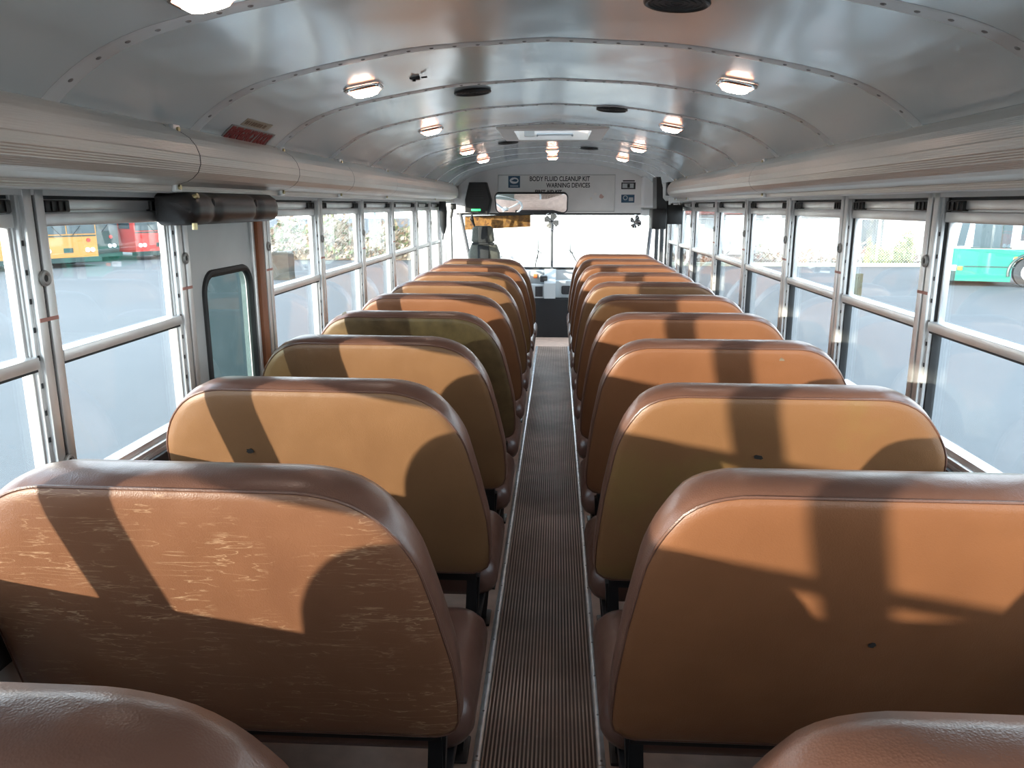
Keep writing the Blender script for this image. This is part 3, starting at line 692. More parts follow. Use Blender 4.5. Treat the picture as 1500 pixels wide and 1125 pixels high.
b = MB(); b.box(.228, .268, FY-.004, FY-.0005, 1.472+.065, 1.515+.065); tag(b.build('orange_sticker', 'orange_ink'), 'small orange square sticker right of the interior mirror', 'sticker')
for k, (px, py, w) in enumerate(((872, 284, .02), (866, 291, .018), (881, 288, .03))):
    p = at(px, py, FY-.016); b = MB(); 
    rnd = random.Random(k); b.prism([(p.x+w*rnd.uniform(.6, 1)*math.cos(t), FY-.0155, p.z+w*rnd.uniform(.6, 1.2)*math.sin(t)) for t in np.linspace(0, 6.28, 7, endpoint=False)], (0, .001, 0))
    tag(b.build('sticker_remnant', mat('remnant_%d' % k, [(.85, .8, .75), (.8, .74, .66), (.62, .42, .36)][k], .6)), ['upper white scrap of a torn sticker on the storage panel', 'lower pale scrap of a torn sticker on the storage panel', 'pinkish scrap of a torn sticker on the storage panel'][k], 'sticker')
# dark camera / monitor box
yb = 8.86
r = thing('monitor_box', 'tall black box with a green lit display on the left of the front header', 'monitor box', (-.86, yb, 1.47))
b = MB(); pol = [(687, 267), (712, 267), (719, 293), (715, 315), (681, 311), (681, 293)]
A = [at(px, py, yb) for px, py in pol]; ctr = sum(A, Vector())/6
b.rings([[p.lerp(ctr, .08)+Vector((0, -.02, 0)) for p in A], A, [p+Vector((0, .185, 0)) for p in A]])
b.build('housing', 'black', r, angle=30)
b = MB(); c = at(697.5, 307.5, yb-.022); b.box(c.x-.055, c.x+.05, yb-.026, yb-.018, c.z-.011, c.z+.011, .004); b.build('display', 'green_led', r)
b = MB(); c = at(697, 285, yb-.02)
for k in range(6): b.box(c.x-.085, c.x+.085, yb-.026, yb-.018, c.z-.04+k*.026, c.z-.032+k*.026, .001)
b.build('louvre', 'rubber', r)
b = MB(); p = at(692, 313, 8.88); b.tube([p, p+Vector((-.02, .0, -.06)), p+Vector((.02, 0, -.13)), p+Vector((.03, .02, -.18)), p+Vector((.0, .03, -.06)), p+Vector((-.01, .03, .0))], .010, 6); b.build('cable', 'black', r)
# interior mirror
mr = thing('interior_mirror', 'wide interior mirror with rounded corners hung over the windshield', 'mirror', (-.26, 8.8, 1.5))
lpts = rrect(-.395, .395, -.103, .103, .045, 8); a_ = math.radians(50)
cm = at(778.5, 297, 8.80)
rot = lambda u, v, d: Vector((cm.x+u, cm.y-v*1.55*math.sin(a_)-d*math.cos(a_), cm.z+v*1.55*math.cos(a_)-d*math.sin(a_)))
b = MB(); b.rings([[rot(u, v, d) for u, v in lpts] for d in (-.014, .004)]); b.tube([rot(u, v, .004) for u, v in lpts], .008, 6, closed=True); b.build('mirror_frame', 'black', mr)
b = MB(); b.rings([[rot(u*k, v*k, .0062+.012*(1-k*k)) for u, v in lpts] for k in (.98, .8, .6, .4, .2, .05)]); b.build('mirror_glass', 'mirror', mr)
b = MB()
for dx in (-.2, .2): b.tube([(cm.x+dx, cm.y+.03, cm.z), (cm.x+dx, BULK-.015, cm.z+.08)], .008, 8)
b.build('mounting_arm', 'black', mr)
# sun visor
a0, a1, a2, a3 = at(681, 318, 9.4), at(777, 315, 9.4), at(777, 332, 9.4), at(681, 337, 9.4)
def visor_mat():
    m, N, L, bs = nt('patterned_visor'); tc = N.new('ShaderNodeTexCoord'); v = N.new('ShaderNodeTexVoronoi'); v.inputs['Scale'].default_value = 38; L.new(tc.outputs['Object'], v.inputs['Vector'])
    r = N.new('ShaderNodeValToRGB'); r.color_ramp.elements[0].color = (.10, .045, .02, 1); r.color_ramp.elements[1].color = (.42, .22, .05, 1)
    L.new(v.outputs['Color'], r.inputs[0]); L.new(r.outputs[0], bs.inputs['Base Color']); bs.inputs['Roughness'].default_value = .5
    t = N.new('ShaderNodeBsdfTranslucent'); L.new(r.outputs[0], t.inputs[0]); mx = N.new('ShaderNodeMixShader'); mx.inputs[0].default_value = .35
    L.new(bs.outputs[0], mx.inputs[1]); L.new(t.outputs[0], mx.inputs[2]); L.new(mx.outputs[0], N['Material Output'].inputs[0]); return m
vz = thing('sun_visor', 'brown mottled sun visor behind the driver headrest', 'sun visor', (-.65, 9.4, 1.33))
b = MB(); b.rings([[p+Vector((0, d, 0)) for p in (a0, a1, a2, a3)] for d in (0, .012)]); b.build('blade', visor_mat(), vz)
b = MB(); b.tube([a0+Vector((0, .006, .006)), a1+Vector((.03, .006, .006)), a1+Vector((.03, .2, .07))], .007, 8); b.build('rod', 'black_metal', vz)
# two fans
def fan(px, py, y, lab, r, col, yaw):
    c = at(px, py, y); root = thing('dash_fan', lab, 'fan', tuple(c), 'small fans at the windshield')
    ax = Vector((math.sin(yaw), -math.cos(yaw), 0)); u = ax.cross(Vector((0, 0, 1))).normalized(); w = u.cross(ax)
    b = MB()
    for k in range(4):
        t0 = math.radians(25+90*k); pts = []
        for (rr, dt, dd) in ((.15, -.5, 0), (.5, -.68, -.006), (.95, -.55, -.012), (1.05, 0, 0), (.95, .5, .012), (.5, .5, .006), (.15, .5, 0)):
            t = t0+dt; pts.append(c+(u*math.cos(t)+w*math.sin(t))*rr*r+ax*dd)
        b.rings([pts, [p-ax*.003 for p in pts]])
    b.build('blades', col, root)
    b = MB(); b.cyl(c+ax*.012, c-ax*.02, .018, 14); b.cyl(c-ax*.02, c-ax*.075, .03, 14); b.build('motor', 'black', root)
    b = MB(); b.tube([c-ax*.05, c-ax*.05+Vector((0, 0, .06)), Vector((c.x+.01, c.y+.06, 1.492))], .010, 8); b.build('stalk', 'black', root)
    b = MB()
    for k in range(12):
        t = 2*math.pi*k/12; d = u*math.cos(t)+w*math.sin(t)
        b.tube([c+ax*.03+d*.012, c+ax*.026+d*r*.7, c+d*r*1.1, c-ax*.02+d*r*.8, c-ax*.03+d*.03], .002, 4)
    b.torus(c, ax, r*1.1, .003, 30, 6); b.build('guard', 'chrome', root)
fan(808, 324, 9.25, 'small clear-bladed fan hanging at the windshield centre post', (.088), mat('clear_blade', (.42, .42, .38), .2), .1)
fan(931, 325, 9.25, 'small dark fan hanging at the right end of the windshield', .072, 'black', -.55)
# right corner: pale box, black housing, door motor
p0, p1 = at(944, 258, 8.75), at(962, 301, 8.75)
b = MB(); b.box(p0.x, p1.x, 8.75, 9.048, p1.z, p0.z, .008); tag(b.build('junction_box', 'white_paint'), 'upright white box at the right end of the front header', 'box')
p0, p1 = at(941, 304, 8.78), at(957, 316, 8.78)
bo = thing('door_actuator', 'small white and chrome door actuator under the upright white box', 'actuator', (p0.x, 8.78, p1.z))
b = MB(); b.box(p0.x, p1.x, 8.78, 8.95, p1.z, p0.z-.02, .012); b.build('body', 'white_paint', bo)
b = MB(); b.box(p0.x, p1.x, 8.785, 8.95, p0.z-.02, p0.z, .003)
for k in range(8): b.box(p0.x+.004+k*.012, p0.x+.010+k*.012, 8.78, 8.79, p0.z-.018, p0.z, 0)
b.build('top_fins', 'alu_dull', bo)
hb = thing('door_motor_cover', 'tall black motor cover on the right wall where the duct ends', 'motor cover', (1.03, 7.0, 1.34))
A = [at(px, py, 7.0) for px, py in ((962, 259), (968, 259), (971, 275), (971, 290), (977, 297), (978, 320), (976, 334), (962, 334))]
b = MB(); b.rings([A, [p+Vector((0, .28, 0)) for p in A]])
zt, zb_ = max(p.z for p in A), min(p.z for p in A)
b.box(1.0, 1.083, 7.1, 7.26, 1.66, zt-.04, .004); b.box(1.0, 1.136, 7.1, 7.2, zb_+.03, 1.58, .004); b.build('cover', 'black', hb, angle=30)
p0, p1 = at(956, 306, 6.98), at(976, 336, 6.98)
b = MB(); b.box(p0.x, p1.x, 6.98, 7.24, p1.z, p0.z, .012); b.build('motor_case', 'black', hb)
# left: folded shades and small mirror
p = at(646, 289, 7.85)
b = MB(); b.tube([(-1.10, 7.86, 1.64), (-1.10, 7.88, 1.52), (-1.105, 7.93, 1.38), (-1.11, 7.96, 1.30)], [.03, .042, .034, .012], 10); b.tube([(-1.105, 7.93, 1.32), (-1.11, 7.9, 1.24)], .007, 6)
tag(b.build('folded_blind', 'rubber'), 'dark folded blind hanging at the last left window post', 'blind')
p = at(665, 303, 8.75); b = MB(); b.box(p.x-.04, p.x+.02, 8.74, 8.80, p.z-.03, p.z+.035, .01); b.tube([(p.x-.02, 8.77, p.z-.02), (p.x-.04, 8.78, p.z-.12)], .016, 8); b.tube([(p.x-.035, 8.78, p.z-.1), (p.x-.03, 8.80, p.z-.9)], .008, 6)
tag(b.build('microphone_holder', 'black'), 'small black handset bracket on the left wall by the driver', 'bracket')
# wipers
for px, sgn, lab in ((789, 1, 'windshield wiper left of the centre post'), (836, -1, 'windshield wiper right of the centre post')):
    root = thing('wiper', lab, 'wiper', tuple(at(px, 372, 9.81)), 'windshield wipers')
    a0 = at(px, 343 if sgn > 0 else 352, 9.80); a1 = at(px-1, 374, 9.80)
    b = MB(); b.tube([a0, a1+Vector((0, 0, -.06))], .005, 6); b.build('blade', 'rubber', root)
    b = MB(); b.tube([at(px, 368, 9.82), at(px-4 if sgn > 0 else px+9, 384, 9.84), at(px-6 if sgn > 0 else px+14, 400, 9.84), Vector((at(px-6 if sgn > 0 else px+14, 400, 9.84).x, 9.77, .79))], .007, 6); b.tube([at(px-3, 366, 9.82), at(px+4, 371, 9.82)], .006, 6); b.build('arm', 'black_metal', root)
# ---- driver seat
ds = thing('driver_seat', 'two-tone grey high-backed driver seat in front of the left seat row', 'driver seat', (-.75, 8.42, 0))
M['seat_grey'] = mat('driver_fabric_grey', (.13, .135, .115), .8, var=.1, vscale=60); M['seat_dark'] = mat('driver_fabric_dark', (.025, .028, .03), .8)
def padshape(b, cx, halfw, z0, z1, yb0, yb1, th, mi=0, topw=None):
    topw = topw or halfw; rg = []
    for t in np.linspace(0, 1, 9):
        z = z0+(z1-z0)*t; y = yb0+(yb1-yb0)*t; w = halfw+(topw-halfw)*t
        e = .03*max(0, (abs(t-.5)-.38)/.12); rg.append([(cx+u*(w-e), y+v*(th/2-e*.4), z) for u, v in ((-1, -.4), (-.85, -1), (.85, -1), (1, -.4), (1, .4), (.85, 1), (-.85, 1), (-1, .4))])
    b.rings(rg, mi=mi)
cxs = at(709, 345, 8.40).x
b = MB(); padshape(b, cxs, .185, .45, 1.17, 8.52, 8.40, .11, 0, .165); o_ = b.build('backrest', 'seat_grey', ds, angle=60)
b = MB(); b.box(cxs-.065, cxs+.055, 8.34, 8.40, .5, 1.165, .01); b.build('centre_panel', 'seat_dark', o_)
b = MB(); padshape(b, cxs-.01, .125, 1.185, 1.365, 8.39, 8.37, .09, 0, .105); hd = b.build('headrest', 'seat_grey', ds, angle=60)
b = MB(); b.box(cxs-.055, cxs+.045, 8.315, 8.36, 1.19, 1.362, .008); b.box(cxs-.125, cxs+.11, 8.33, 8.41, 1.17, 1.19, .004); b.build('centre_panel', 'seat_dark', hd)
b = MB(); b.box(cxs-.23, cxs+.23, 8.45, 8.95, .38, .50, .04); b.build('cushion', 'seat_grey', ds)
b = MB(); b.cyl((cxs, 8.7, 0), (cxs, 8.7, .4), .12, 20); b.box(cxs-.2, cxs+.2, 8.5, 8.9, 0, .03, .005); b.build('pedestal', 'black_metal', ds)
# steering wheel
sw = thing('steering_wheel', 'large grey steering wheel ahead of the driver seat, seen in the mirror', 'steering wheel', (-.62, 9.0, .92)); 
ax = Vector((0, -.35, 1)).normalized(); c = Vector((-.62, 9.0, .92)); u = Vector((1, 0, 0)); w = ax.cross(u)
b = MB(); b.torus(c, ax, .23, .014, 40, 10); b.build('rim', mat('wheel_rim', (.55, .56, .56), .35), sw)
b = MB()
for t in (210, 330, 90): b.tube([c, c+(u*math.cos(math.radians(t))+w*math.sin(math.radians(t)))*.225], .012, 8)
b.ball(c, .05, .05, .03); b.build('spokes', mat('wheel_spoke', (.6, .61, .61), .35), sw)
b = MB(); b.tube([c, c-ax*.5+Vector((0, .1, 0))], .03, 12); b.build('column', 'black', sw)
# dashboard
dsh = thing('dashboard', 'pale blue-grey dashboard with gauge pod and dark speaker opening under the windshield', 'dashboard', (0, 9.5, .46))
M['dash'] = mat('dash_paint', (.50, .55, .57), .5); M['dash_dark'] = mat('dash_dark', (.03, .032, .035), .5)
b = MB(); yD = 9.46
q = lambda px, py, y=yD: at(px, py, y)
b.box(-1.12, q(797, 420).x, yD, 9.695, q(797, 437).z, q(797, 417).z, .008)
b.prism([(q(797, 417).x, yD-.02, q(797, 437).z), (q(797, 417).x, yD-.02, q(797, 415).z), (q(797, 417).x, yD+.22, q(797, 396).z), (q(797, 417).x, yD+.22, q(797, 437).z)], (q(814, 417).x-q(797, 417).x, 0, 0))
b.box(q(814, 414).x, 1.12, yD+.06, 9.695, q(814, 437).z, q(814, 412).z, .008)
b.box(-1.12, q(797, 400).x, yD+.16, 9.695, q(797, 418).z, q(797, 398).z, .02)
b.build('body', 'dash', dsh, angle=30)
b = MB(); b.box(q(784, 430).x, q(795, 430).x, yD-.006, yD+.002, q(790, 434.5).z, q(790, 419.5).z, .002); b.build('gauge_panel', 'dash_dark', dsh)
b = MB(); x0, x1 = q(822.5, 420, yD+.055).x, q(845, 420, yD+.055).x; z0, z1 = q(822, 431, yD+.055).z, q(822, 418.5, yD+.055).z
b.prism([(p[0], yD+.052, p[1]) for p in rrect(x0, x1, z0, z1, .02, 5)], (0, .012, 0)); b.build('speaker_opening', 'dash_dark', dsh)
b = MB(); a0 = q(791, 411, yD+.02); a1 = q(802, 403, yD+.12); b.box(a0.x, a1.x, yD+.02, yD+.14, a0.z-.02, a1.z, .015); b.build('radio_handset', 'dash_dark', dsh)
b = MB(); c = q(784, 404, yD+.15); b.box(c.x-.02, c.x+.025, yD+.14, yD+.16, c.z-.03, c.z+.02, .003); b.build('red_tag', 'orange_ink', dsh)
b = MB(); b.box(-.52, .62, 9.44, 9.695, 0, q(797, 437).z-.003, .015); tag(b.build('engine_cover', mat('black_carpet', (.012, .012, .013), .9, bump=.3, bscale=120)), 'black carpeted engine cover at the front end of the aisle', 'engine cover')
# ------------------------------------------------------------------ OUTSIDE
GZ = -1.05
def asphalt():
    m, N, L, bs = nt('asphalt'); bs.inputs['Roughness'].default_value = .8
    tc = N.new('ShaderNodeTexCoord'); n = N.new('ShaderNodeTexNoise'); n.inputs['Scale'].default_value = .25; n.inputs['Detail'].default_value = 8; L.new(tc.outputs['Object'], n.inputs['Vector'])
    r = N.new('ShaderNodeValToRGB'); r.color_ramp.elements[0].position = .3; r.color_ramp.elements[1].position = .7
    r.color_ramp.elements[0].color = (.071, .075, .077, 1); r.color_ramp.elements[1].color = (.090, .094, .096, 1); L.new(n.outputs[0], r.inputs[0])
    n2 = N.new('ShaderNodeTexNoise'); n2.inputs['Scale'].default_value = 18; n2.inputs['Detail'].default_value = 4; L.new(tc.outputs['Object'], n2.inputs['Vector'])
    x = N.new('ShaderNodeMix'); x.data_type = 'RGBA'; x.blend_type = 'MULTIPLY'; x.inputs['Factor'].default_value = .35; L.new(r.outputs[0], x.inputs['A']); L.new(n2.outputs[0], x.inputs['B'])
    L.new(x.outputs['Result'], bs.inputs['Base Color']); return m
b = MB(); b.box(-140, 140, -80, 160, GZ-.3, GZ); struct(b.build('ground', asphalt())); 
def wheel(name, c, ax, r, w, parent, hub='hub_white'):
    c = Vector(c); ax = Vector(ax).normalized()
    b = MB(); b.tube([c-ax*w, c-ax*w*.9, c+ax*w*.9, c+ax*w], [r*.8, r, r, r*.8], 28)
    o = b.build(name, 'rubber', parent)
    b = MB(); b.tube([c+ax*w*.7, c+ax*w*1.05, c+ax*w*1.1], [r*.62, r*.58, r*.2], 20); b.build('hub', hub, o)
M['hub_white'] = mat('hub_white', (.75, .75, .73), .5); M['bus_glass'] = mat('bus_glass', (.05, .075, .085), .12); M['bus_white'] = mat('bus_white', (.5, .51, .52), .4)
M['bus_yellow'] = mat('bus_yellow', (.50, .23, .05), .4); M['bus_red'] = mat('bus_red', (.50, .055, .045), .4); M['bus_green'] = mat('bus_green', (.01, .20, .14), .4); M['bus_dark'] = mat('bus_dark_green', (.02, .05, .045), .4)
M['amber'] = mat('amber_lens', (.8, .2, .05), .4); M['red_lens'] = mat('red_lens', (.6, .04, .03), .4); M['headlight'] = mat('headlight_glass', (.85, .87, .9), .15)
def bus_front(name, lab, c, ang, colr, Wd=2.5, Hh=3.0, Ln=10., low='bus_dark'):
    """front face centre c on the ground, ang = heading of the nose"""
    f = Vector((math.cos(ang), math.sin(ang), 0)); l = Vector((-f.y, f.x, 0))   # l = bus left
    c = Vector((c[0], c[1], GZ)); root = thing(name, lab, 'bus', tuple(c), 'parked buses across the yard')
    mt = lambda u, v, z: c+l*u+f*v+Vector((0, 0, z))
    def bxx(b, u0, u1, v0, v1, z0, z1, mi=0):
        b.rings([[mt(u0, v0, z), mt(u1, v0, z), mt(u1, v1, z), mt(u0, v1, z)] for z in (z0, z1)], mi=mi)
    h = Wd/2; b = MB()
    sec = [(-h, .38), (-h, 2.5), (-h+.12, Hh-.15), (-h+.4, Hh), (h-.4, Hh), (h-.12, Hh-.15), (h, 2.5), (h, .38)]
    b.rings([[mt(u*k, v, z) for u, z in sec] for v, k in ((-Ln, 1), (-.08, 1), (0, .97))]); b.build('body', colr, root, angle=30)
    b = MB(); bxx(b, -h*.93, -.03, -.02, .02, 1.42, 2.5); bxx(b, .03, h*.93, -.02, .02, 1.42, 2.5); b.build('windshield', 'bus_glass', root)
    b = MB()
    for sd in (-1, 1):
        for k in range(6): bxx(b, sd*h*.99, sd*(h+.015), -1.2-k*1.45, -.3-k*1.45, 1.5, 2.4)
    b.build('side_glass', 'bus_glass', root)
    b = MB(); bxx(b, -h, h, -.3, .18, .22, .42); b.build('bumper', low, root)
    b = MB(); bxx(b, -h*.95, h*.95, -.01, .012, 1.30, 1.36); b.build('trim_band', 'bus_dark', root)
    for sd in (-1, 1):
        b = MB()
        for k in (0, 1): b.tube([mt(sd*(h-.28-k*.22), -.02, .72), mt(sd*(h-.28-k*.22), .035, .72)], .10, 16)
        b.build('headlights', 'headlight', root)
        b = MB(); b.tube([mt(sd*(h-.42), -.02, 1.14), mt(sd*(h-.42), .03, 1.14)], .085, 16); b.build('signal_lamp', 'red_lens', root)
        b = MB(); b.tube([mt(sd*.25, .03, 1.36), mt(sd*.6, .04, 1.75)], .015, 6); b.build('wiper', 'black', root)
        for v in (-2.2, -7.5):
            wheel('wheel', mt(sd*(h-.15), v, .48), l*sd, .48, .14, root)
    b = MB(); bxx(b, -.2, .2, 0, .015, .62, .82); b.build('number_plate', low, root)
    return root
def ang_of(p, q): d = Vector(q)-Vector(p); return math.atan2(-d.x, d.y)-math.pi  # face runs p(left in view)->q(right in view)
def place_bus(name, lab, p, q, colr, **k):
    p = Vector((*p, 0)); q = Vector((*q, 0)); d = (q-p).normalized(); n = Vector((d.y, -d.x, 0)); return bus_front(name, lab, (p+q)/2, math.atan2(n.y, n.x), colr, Wd=(q-p).length, **k)
place_bus('city_bus', 'orange-yellow bus with red round lamps parked beyond the left window', (-21.6, 31.7), (-20.27, 34.0), 'bus_yellow')
place_bus('city_bus', 'orange-yellow bus at the left edge of the photo, cut off by the window post', (-23.3, 29.27), (-22.1, 31.35), 'bus_yellow')
place_bus('city_bus', 'dark green bus standing between the yellow and the red bus', (-22.35, 35.55), (-21.25, 37.45), 'bus_dark')
place_bus('city_bus', 'red bus beyond the left window, beside the emergency door', (-20.35, 37.2), (-19.02, 39.5), 'bus_red')
# green and white transit bus on the right, seen from its side
gb = thing('city_bus', 'green and white bus parked beyond the right windows', 'bus', (19, 27.5, GZ), 'parked buses across the yard')
dirx = Vector((.967, -.255, 0)); diry = Vector((.255, .967, 0)); G0 = Vector((13.55, 27.0, GZ))
g = lambda u, v, z: G0+dirx*u+diry*v+Vector((0, 0, z))
def gbox(b, u0, u1, v0, v1, z0, z1, mi=0): b.rings([[g(u0, v0, z), g(u1, v0, z), g(u1, v1, z), g(u0, v1, z)] for z in (z0, z1)], mi=mi)
b = MB()
b.rings([[g(u, v, .16) for u, v in ((0, 0), (1.42, 0), (1.42, 2.5), (-.25, 2.5), (-.5, 2.2), (-.52, .25), (-.3, .03))], [g(u, v, 1.22) for u, v in ((0, 0), (1.42, 0), (1.42, 2.5), (-.25, 2.5), (-.5, 2.2), (-.52, .25), (-.3, .03))]])
gbox(b, 1.42, 2.75, 0, 2.5, .95, 1.22); gbox(b, 2.75, 10.5, 0, 2.5, .16, 1.22)
b.build('lower_body', 'bus_green', gb, angle=30)
b = MB(); b.rings([[g(u, v, z) for u, v in ((0+du, 0), (10.5, 0), (10.5, 2.5), (-.25+du, 2.5), (-.5+du, 2.2), (-.52+du, .25), (-.3+du, .03))] for z, du in ((1.22, 0), (2.3, .12), (3.0, .3))]); b.build('upper_body', 'bus_white', gb, angle=30)
b = MB(); gbox(b, .2, 1.28, -.03, .02, 1.28, 2.32); b.build('driver_window', 'bus_glass', gb)
b = MB(); gbox(b, 1.0, 1.03, -.04, .0, 1.3, 2.3); gbox(b, .14, 1.34, -.025, .0, 1.24, 1.28); gbox(b, .14, 1.34, -.025, .0, 2.32, 2.38); b.build('window_bars', 'bus_dark', gb)
b = MB(); gbox(b, 1.55, 10, -.03, .02, 1.50, 2.32); b.build('side_windows', 'bus_glass', gb)
b = MB(); b.rings([[g(-.27, -.005, 1.3), g(-.04, -.005, 1.3), g(.08, -.005, 2.3), g(-.15, -.005, 2.3)], [g(-.27, .1, 1.3), g(-.04, .1, 1.3), g(.08, .1, 2.3), g(-.15, .1, 2.3)]])
b.rings([[g(-.56, .3, 1.3), g(-.56, 2.2, 1.3), g(-.42, 2.2, 2.3), g(-.42, .3, 2.3)], [g(-.5, .3, 1.3), g(-.5, 2.2, 1.3), g(-.36, 2.2, 2.3), g(-.36, .3, 2.3)]]); b.build('windshield', 'bus_glass', gb)
b = MB(); gbox(b, -.7, -.05, .02, 2.45, .15, .48); b.build('bumper', 'bus_dark', gb)
b = MB(); gbox(b, 0.02, 1.5, -.012, .01, .62, .66); b.build('rub_strip', 'bus_dark', gb)
b = MB(); gbox(b, -.16, -.02, -.03, .05, .52, .64); gbox(b, 1.45, 1.68, -.02, .02, .92, .98); b.build('marker_lamp', 'amber', gb)
b = MB(); gbox(b, -.5, -.2, -.01, .1, .5, .68); b.build('headlight', 'headlight', gb)
b = MB(); b.tube([g(1.98+.66*math.cos(t), -.01, .46+.62*math.sin(t)) for t in np.linspace(-.2, math.pi+.2, 20)], .05, 6); b.build('wheel_arch', 'bus_dark', gb)
wheel('wheel', g(1.98, .10, .48), -diry, .5, .14, gb); wheel('wheel', g(8.2, .12, .48), -diry, .5, .14, gb)
# kerb and grass verge, fence on the right
fy = 35.2
b = MB(); b.box(4.4, 60, fy, fy+.4, GZ, GZ+.14); tag(b.build('kerb', mat('kerb_concrete', (.42, .43, .33), .8, var=.2, vscale=2)), 'low mossy kerb along the foot of the chain-link fence', 'kerb')
for k, (x, lab) in enumerate(((8.35, 'white fence post with bent top, left of the two seen through the right windows'), (12.85, 'white fence post with bent top, nearer the green bus'), (17.4, 'white fence post with bent top behind the green bus'))):
    b = MB(); b.tube([(x, fy+.6, GZ), (x+.1, fy+.6, 1.08), (x-.35, fy+.5, 1.40)], .05, 8); tag(b.build('fence_post', 'bus_white'), lab, 'fence post', 'bent white fence posts')
def mesh_mat():
    m, N, L, bs = nt('chain_link'); bs.inputs['Base Color'].default_value = (.5, .5, .48, 1); bs.inputs['Metallic'].default_value = .5
    return m
cl = mesh_mat()
b = MB()
for k in range(150):
    x = 7+k*.12
    for sg in (-1, 1): b.tube([(x, fy+.6, GZ+.1), (x+sg*1.9, fy+.6, GZ+2.0)], .006, 3)
b.tube([(5.2, fy+.6, GZ+2.02), (24, fy+.6, GZ+2.02)], .025, 6)
tag(b.build('chain_link_mesh', cl, smooth=False), 'chain-link fence mesh beyond the yard on the right', 'fence')
b = MB()
for k, dz in enumerate((.1, .25, .38)): b.tube([(4.8, fy+.55-.05*k, 1.02+dz*.85), (24, fy+.55-.05*k, 1.02+dz*.85)], .010, 4)
tag(b.build('barbed_wire', 'alu_dull'), 'strands of wire along the bent tops of the fence posts', 'wire')
# buildings
def building(name, lab, x0, x1, y0, y1, h, colr, trimc, openings):
    root = thing(name, lab, 'building', ((x0+x1)/2, y0, GZ))
    b = MB(); b.box(x0, x1, y0, y1, GZ, GZ+h); b.build('wall', colr, root)
    b = MB(); b.box(x0-.3, x1+.3, y0-.4, y1+.3, GZ+h, GZ+h+.35); b.build('roof_edge', trimc, root)
    for (xa, xb, za, zb, m) in openings:
        b = MB(); b.box(xa, xb, y0-.05, y0+.1, GZ+za, GZ+zb); b.build('opening', m, root)
M['white_wall'] = mat('white_building_wall', (.78, .76, .71), .8, var=.06, vscale=.8); M['red_fascia'] = mat('red_fascia', (.42, .10, .06), .6); M['dark_open'] = mat('dark_doorway', (.08, .09, .09), .6)
building('shed', 'long white building with red fascia behind the chain-link fence', 5.5, 34, 44, 54, 2.15, 'white_wall', 'red_fascia', [(at(1262, 340, 44).x, at(1293, 340, 44).x, .3, 2.1, 'dark_open'), (9.3, 10.1, .0, 2.0, 'dark_open')])
building('warehouse', 'wide white sunlit building seen through the windshield', -5.4, 4.2, 31, 44, 6, 'white_wall', 'bus_white', [])
# scrub
def scrub(name, lab, x0, x1, y0, y1, h, n, cols, seed, size=.16, cat='brambles', kind='stuff'):
    rnd = random.Random(seed); b = MB()
    for k in range(n):
        t = rnd.random(); x = x0+(x1-x0)*t; v = rnd.random()
        y = y0+(y1-y0)*v; hh = h*(.65+.35*math.sin(x*1.7+seed)*math.sin(x*.6+2))*(.3+.7*v)
        z = GZ+hh*rnd.random()**.6
        c = Vector((x, y, z)); a = Vector((rnd.gauss(0, 1), rnd.gauss(0, 1), rnd.gauss(0, 1))).normalized(); u = a.orthogonal().normalized(); w = a.cross(u); sz = size*rnd.uniform(.4, 1.3)
        b.quad(c-u*sz, c+w*sz*.5, c+u*sz, c-w*sz*.5, rnd.randrange(len(cols)))
    # woody core so the bank is not see-through
    core = []
    for i in range(30):
        x = x0+(x1-x0)*i/29; hh = h*.62*(.65+.35*math.sin(x*1.7+seed)*math.sin(x*.6+2)); core.append([(x, y0+.3, GZ), (x, (y0+y1)/2, GZ+hh*.75), (x, y1, GZ+hh), (x, y1+.5, GZ)])
    b.rings(core, closed=True, caps=True, mi=0)
    return tag(b.build(name, cols, recalc=False, smooth=False), lab, cat, kind=kind)
br = [mat('bramble_tan', (.42, .32, .22), .8), mat('bramble_brown', (.30, .19, .12), .8), mat('bramble_pale', (.55, .47, .36), .8), mat('bramble_green', (.20, .23, .10), .8)]
scrub('bramble_bank', 'pale brown bramble bank beyond the left windows', -16.5, -6.5, 38, 42, 3.2, 6500, br, 3)
scrub('bramble_hedge', 'reddish bramble tops along the chain-link fence', 4.5, 24, 36.6, 38.2, 1.0, 3000, [mat('hedge_pale', (.40, .35, .30), .8), mat('hedge_red', (.28, .15, .10), .8), br[2]], 5)
scrub('round_bush', 'yellow-green bush at the fence beside the bent post', 14.0, 15.9, 35.95, 36.45, 2.4, 1500, [mat('bush_yellow', (.30, .31, .10), .8), mat('bush_green', (.26, .32, .12), .8)], 8, .12, 'bush')
scrub('dark_tree_line', 'dark green trees behind the long white building', 14, 60, 58, 64, 9, 3500, [mat('tree_dark', (.05, .075, .04), .8), mat('tree_mid', (.10, .12, .07), .8)], 11, .6, 'trees')
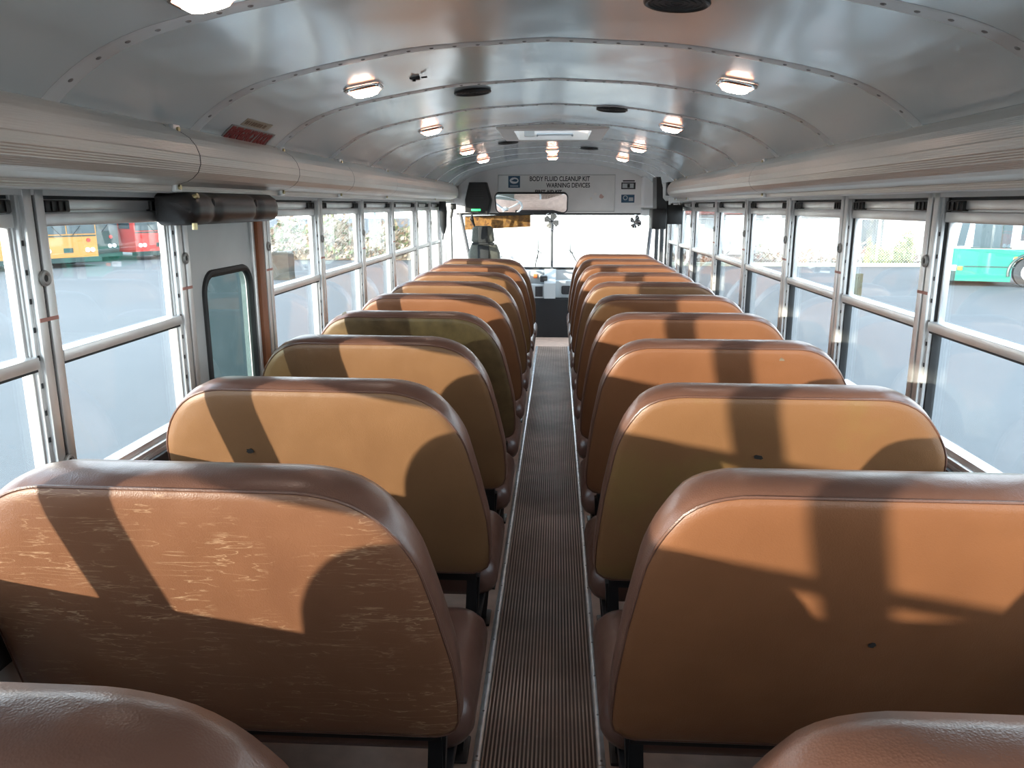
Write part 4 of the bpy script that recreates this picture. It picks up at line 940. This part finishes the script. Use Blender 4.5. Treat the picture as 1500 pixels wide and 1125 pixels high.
# concrete block and stump
rd = random.Random(4)
def rough_block(name, lab, c, sx, sy, sz, m, seed, cat):
    bm_ = MB(); rnd = random.Random(seed)
    bm_.rings([[(c[0]+u*sx*(1+rnd.uniform(-.06, .06)), c[1]+v*sy*(1+rnd.uniform(-.06, .06)), GZ+z*sz) for u, v in ((-1, -1), (-.3, -1.05), (.4, -1), (1, -.95), (1, 0), (1, 1), (0, 1.02), (-1, 1), (-1.02, 0))] for z in (0, .3, .65, .97, 1.)])
    tag(bm_.build(name, m, angle=30), lab, cat)
rough_block('concrete_block', 'weathered dark concrete block on the asphalt beyond the left windows', (-9.85, 28.0), .30, .3, 1.0, mat('old_concrete', (.05, .05, .042), .9, var=.35, vscale=5), 1, 'concrete block')
rough_block('wooden_bollard', 'short mossy bollard on the asphalt beyond the right windows', (8.85, 23.5), .10, .12, .68, mat('mossy_post', (.05, .055, .035), .9, var=.3, vscale=7), 2, 'bollard')
# light streetpole seen left
b = MB(); b.tube([(-9.2, 40, GZ), (-9.2, 40, 6)], .06, 8); tag(b.build('utility_pole', mat('pole_blue', (.3, .42, .5), .6)), 'thin pale blue pole in the bramble bank', 'pole')
# ------------------------------------------------------------------ light
w = bpy.data.worlds.new('sky'); scn.world = w; w.use_nodes = True; N = w.node_tree.nodes; L = w.node_tree.links
bg = N['Background']; tc = N.new('ShaderNodeTexCoord'); sx = N.new('ShaderNodeSeparateXYZ'); L.new(tc.outputs['Generated'], sx.inputs[0])
rp = N.new('ShaderNodeValToRGB'); L.new(sx.outputs['Z'], rp.inputs[0])
rp.color_ramp.elements[0].position = 0; rp.color_ramp.elements[0].color = (.93, .965, 1, 1); rp.color_ramp.elements[1].position = .6; rp.color_ramp.elements[1].color = (.66, .82, 1, 1)
L.new(rp.outputs[0], bg.inputs[0]); bg.inputs[1].default_value = 5.2
sl = bpy.data.lights.new('sun', 'SUN'); so = bpy.data.objects.new('sun', sl); COL.objects.link(so); so.location = (-20, -22, 6)
sl.energy = 7.5; sl.color = (1, .89, .74); sl.angle = .012
so.rotation_euler = Vector((1.014, 1, -.192)).to_track_quat('-Z', 'Y').to_euler()
scn.view_settings.view_transform = 'Standard'; scn.view_settings.look = 'None'; scn.view_settings.gamma = 1; scn.view_settings.exposure = .5
scn.view_settings.use_curve_mapping = False
scn.cycles.transparent_max_bounces = 24; scn.cycles.max_bounces = 16; scn.cycles.diffuse_bounces = 8; scn.cycles.glossy_bounces = 6
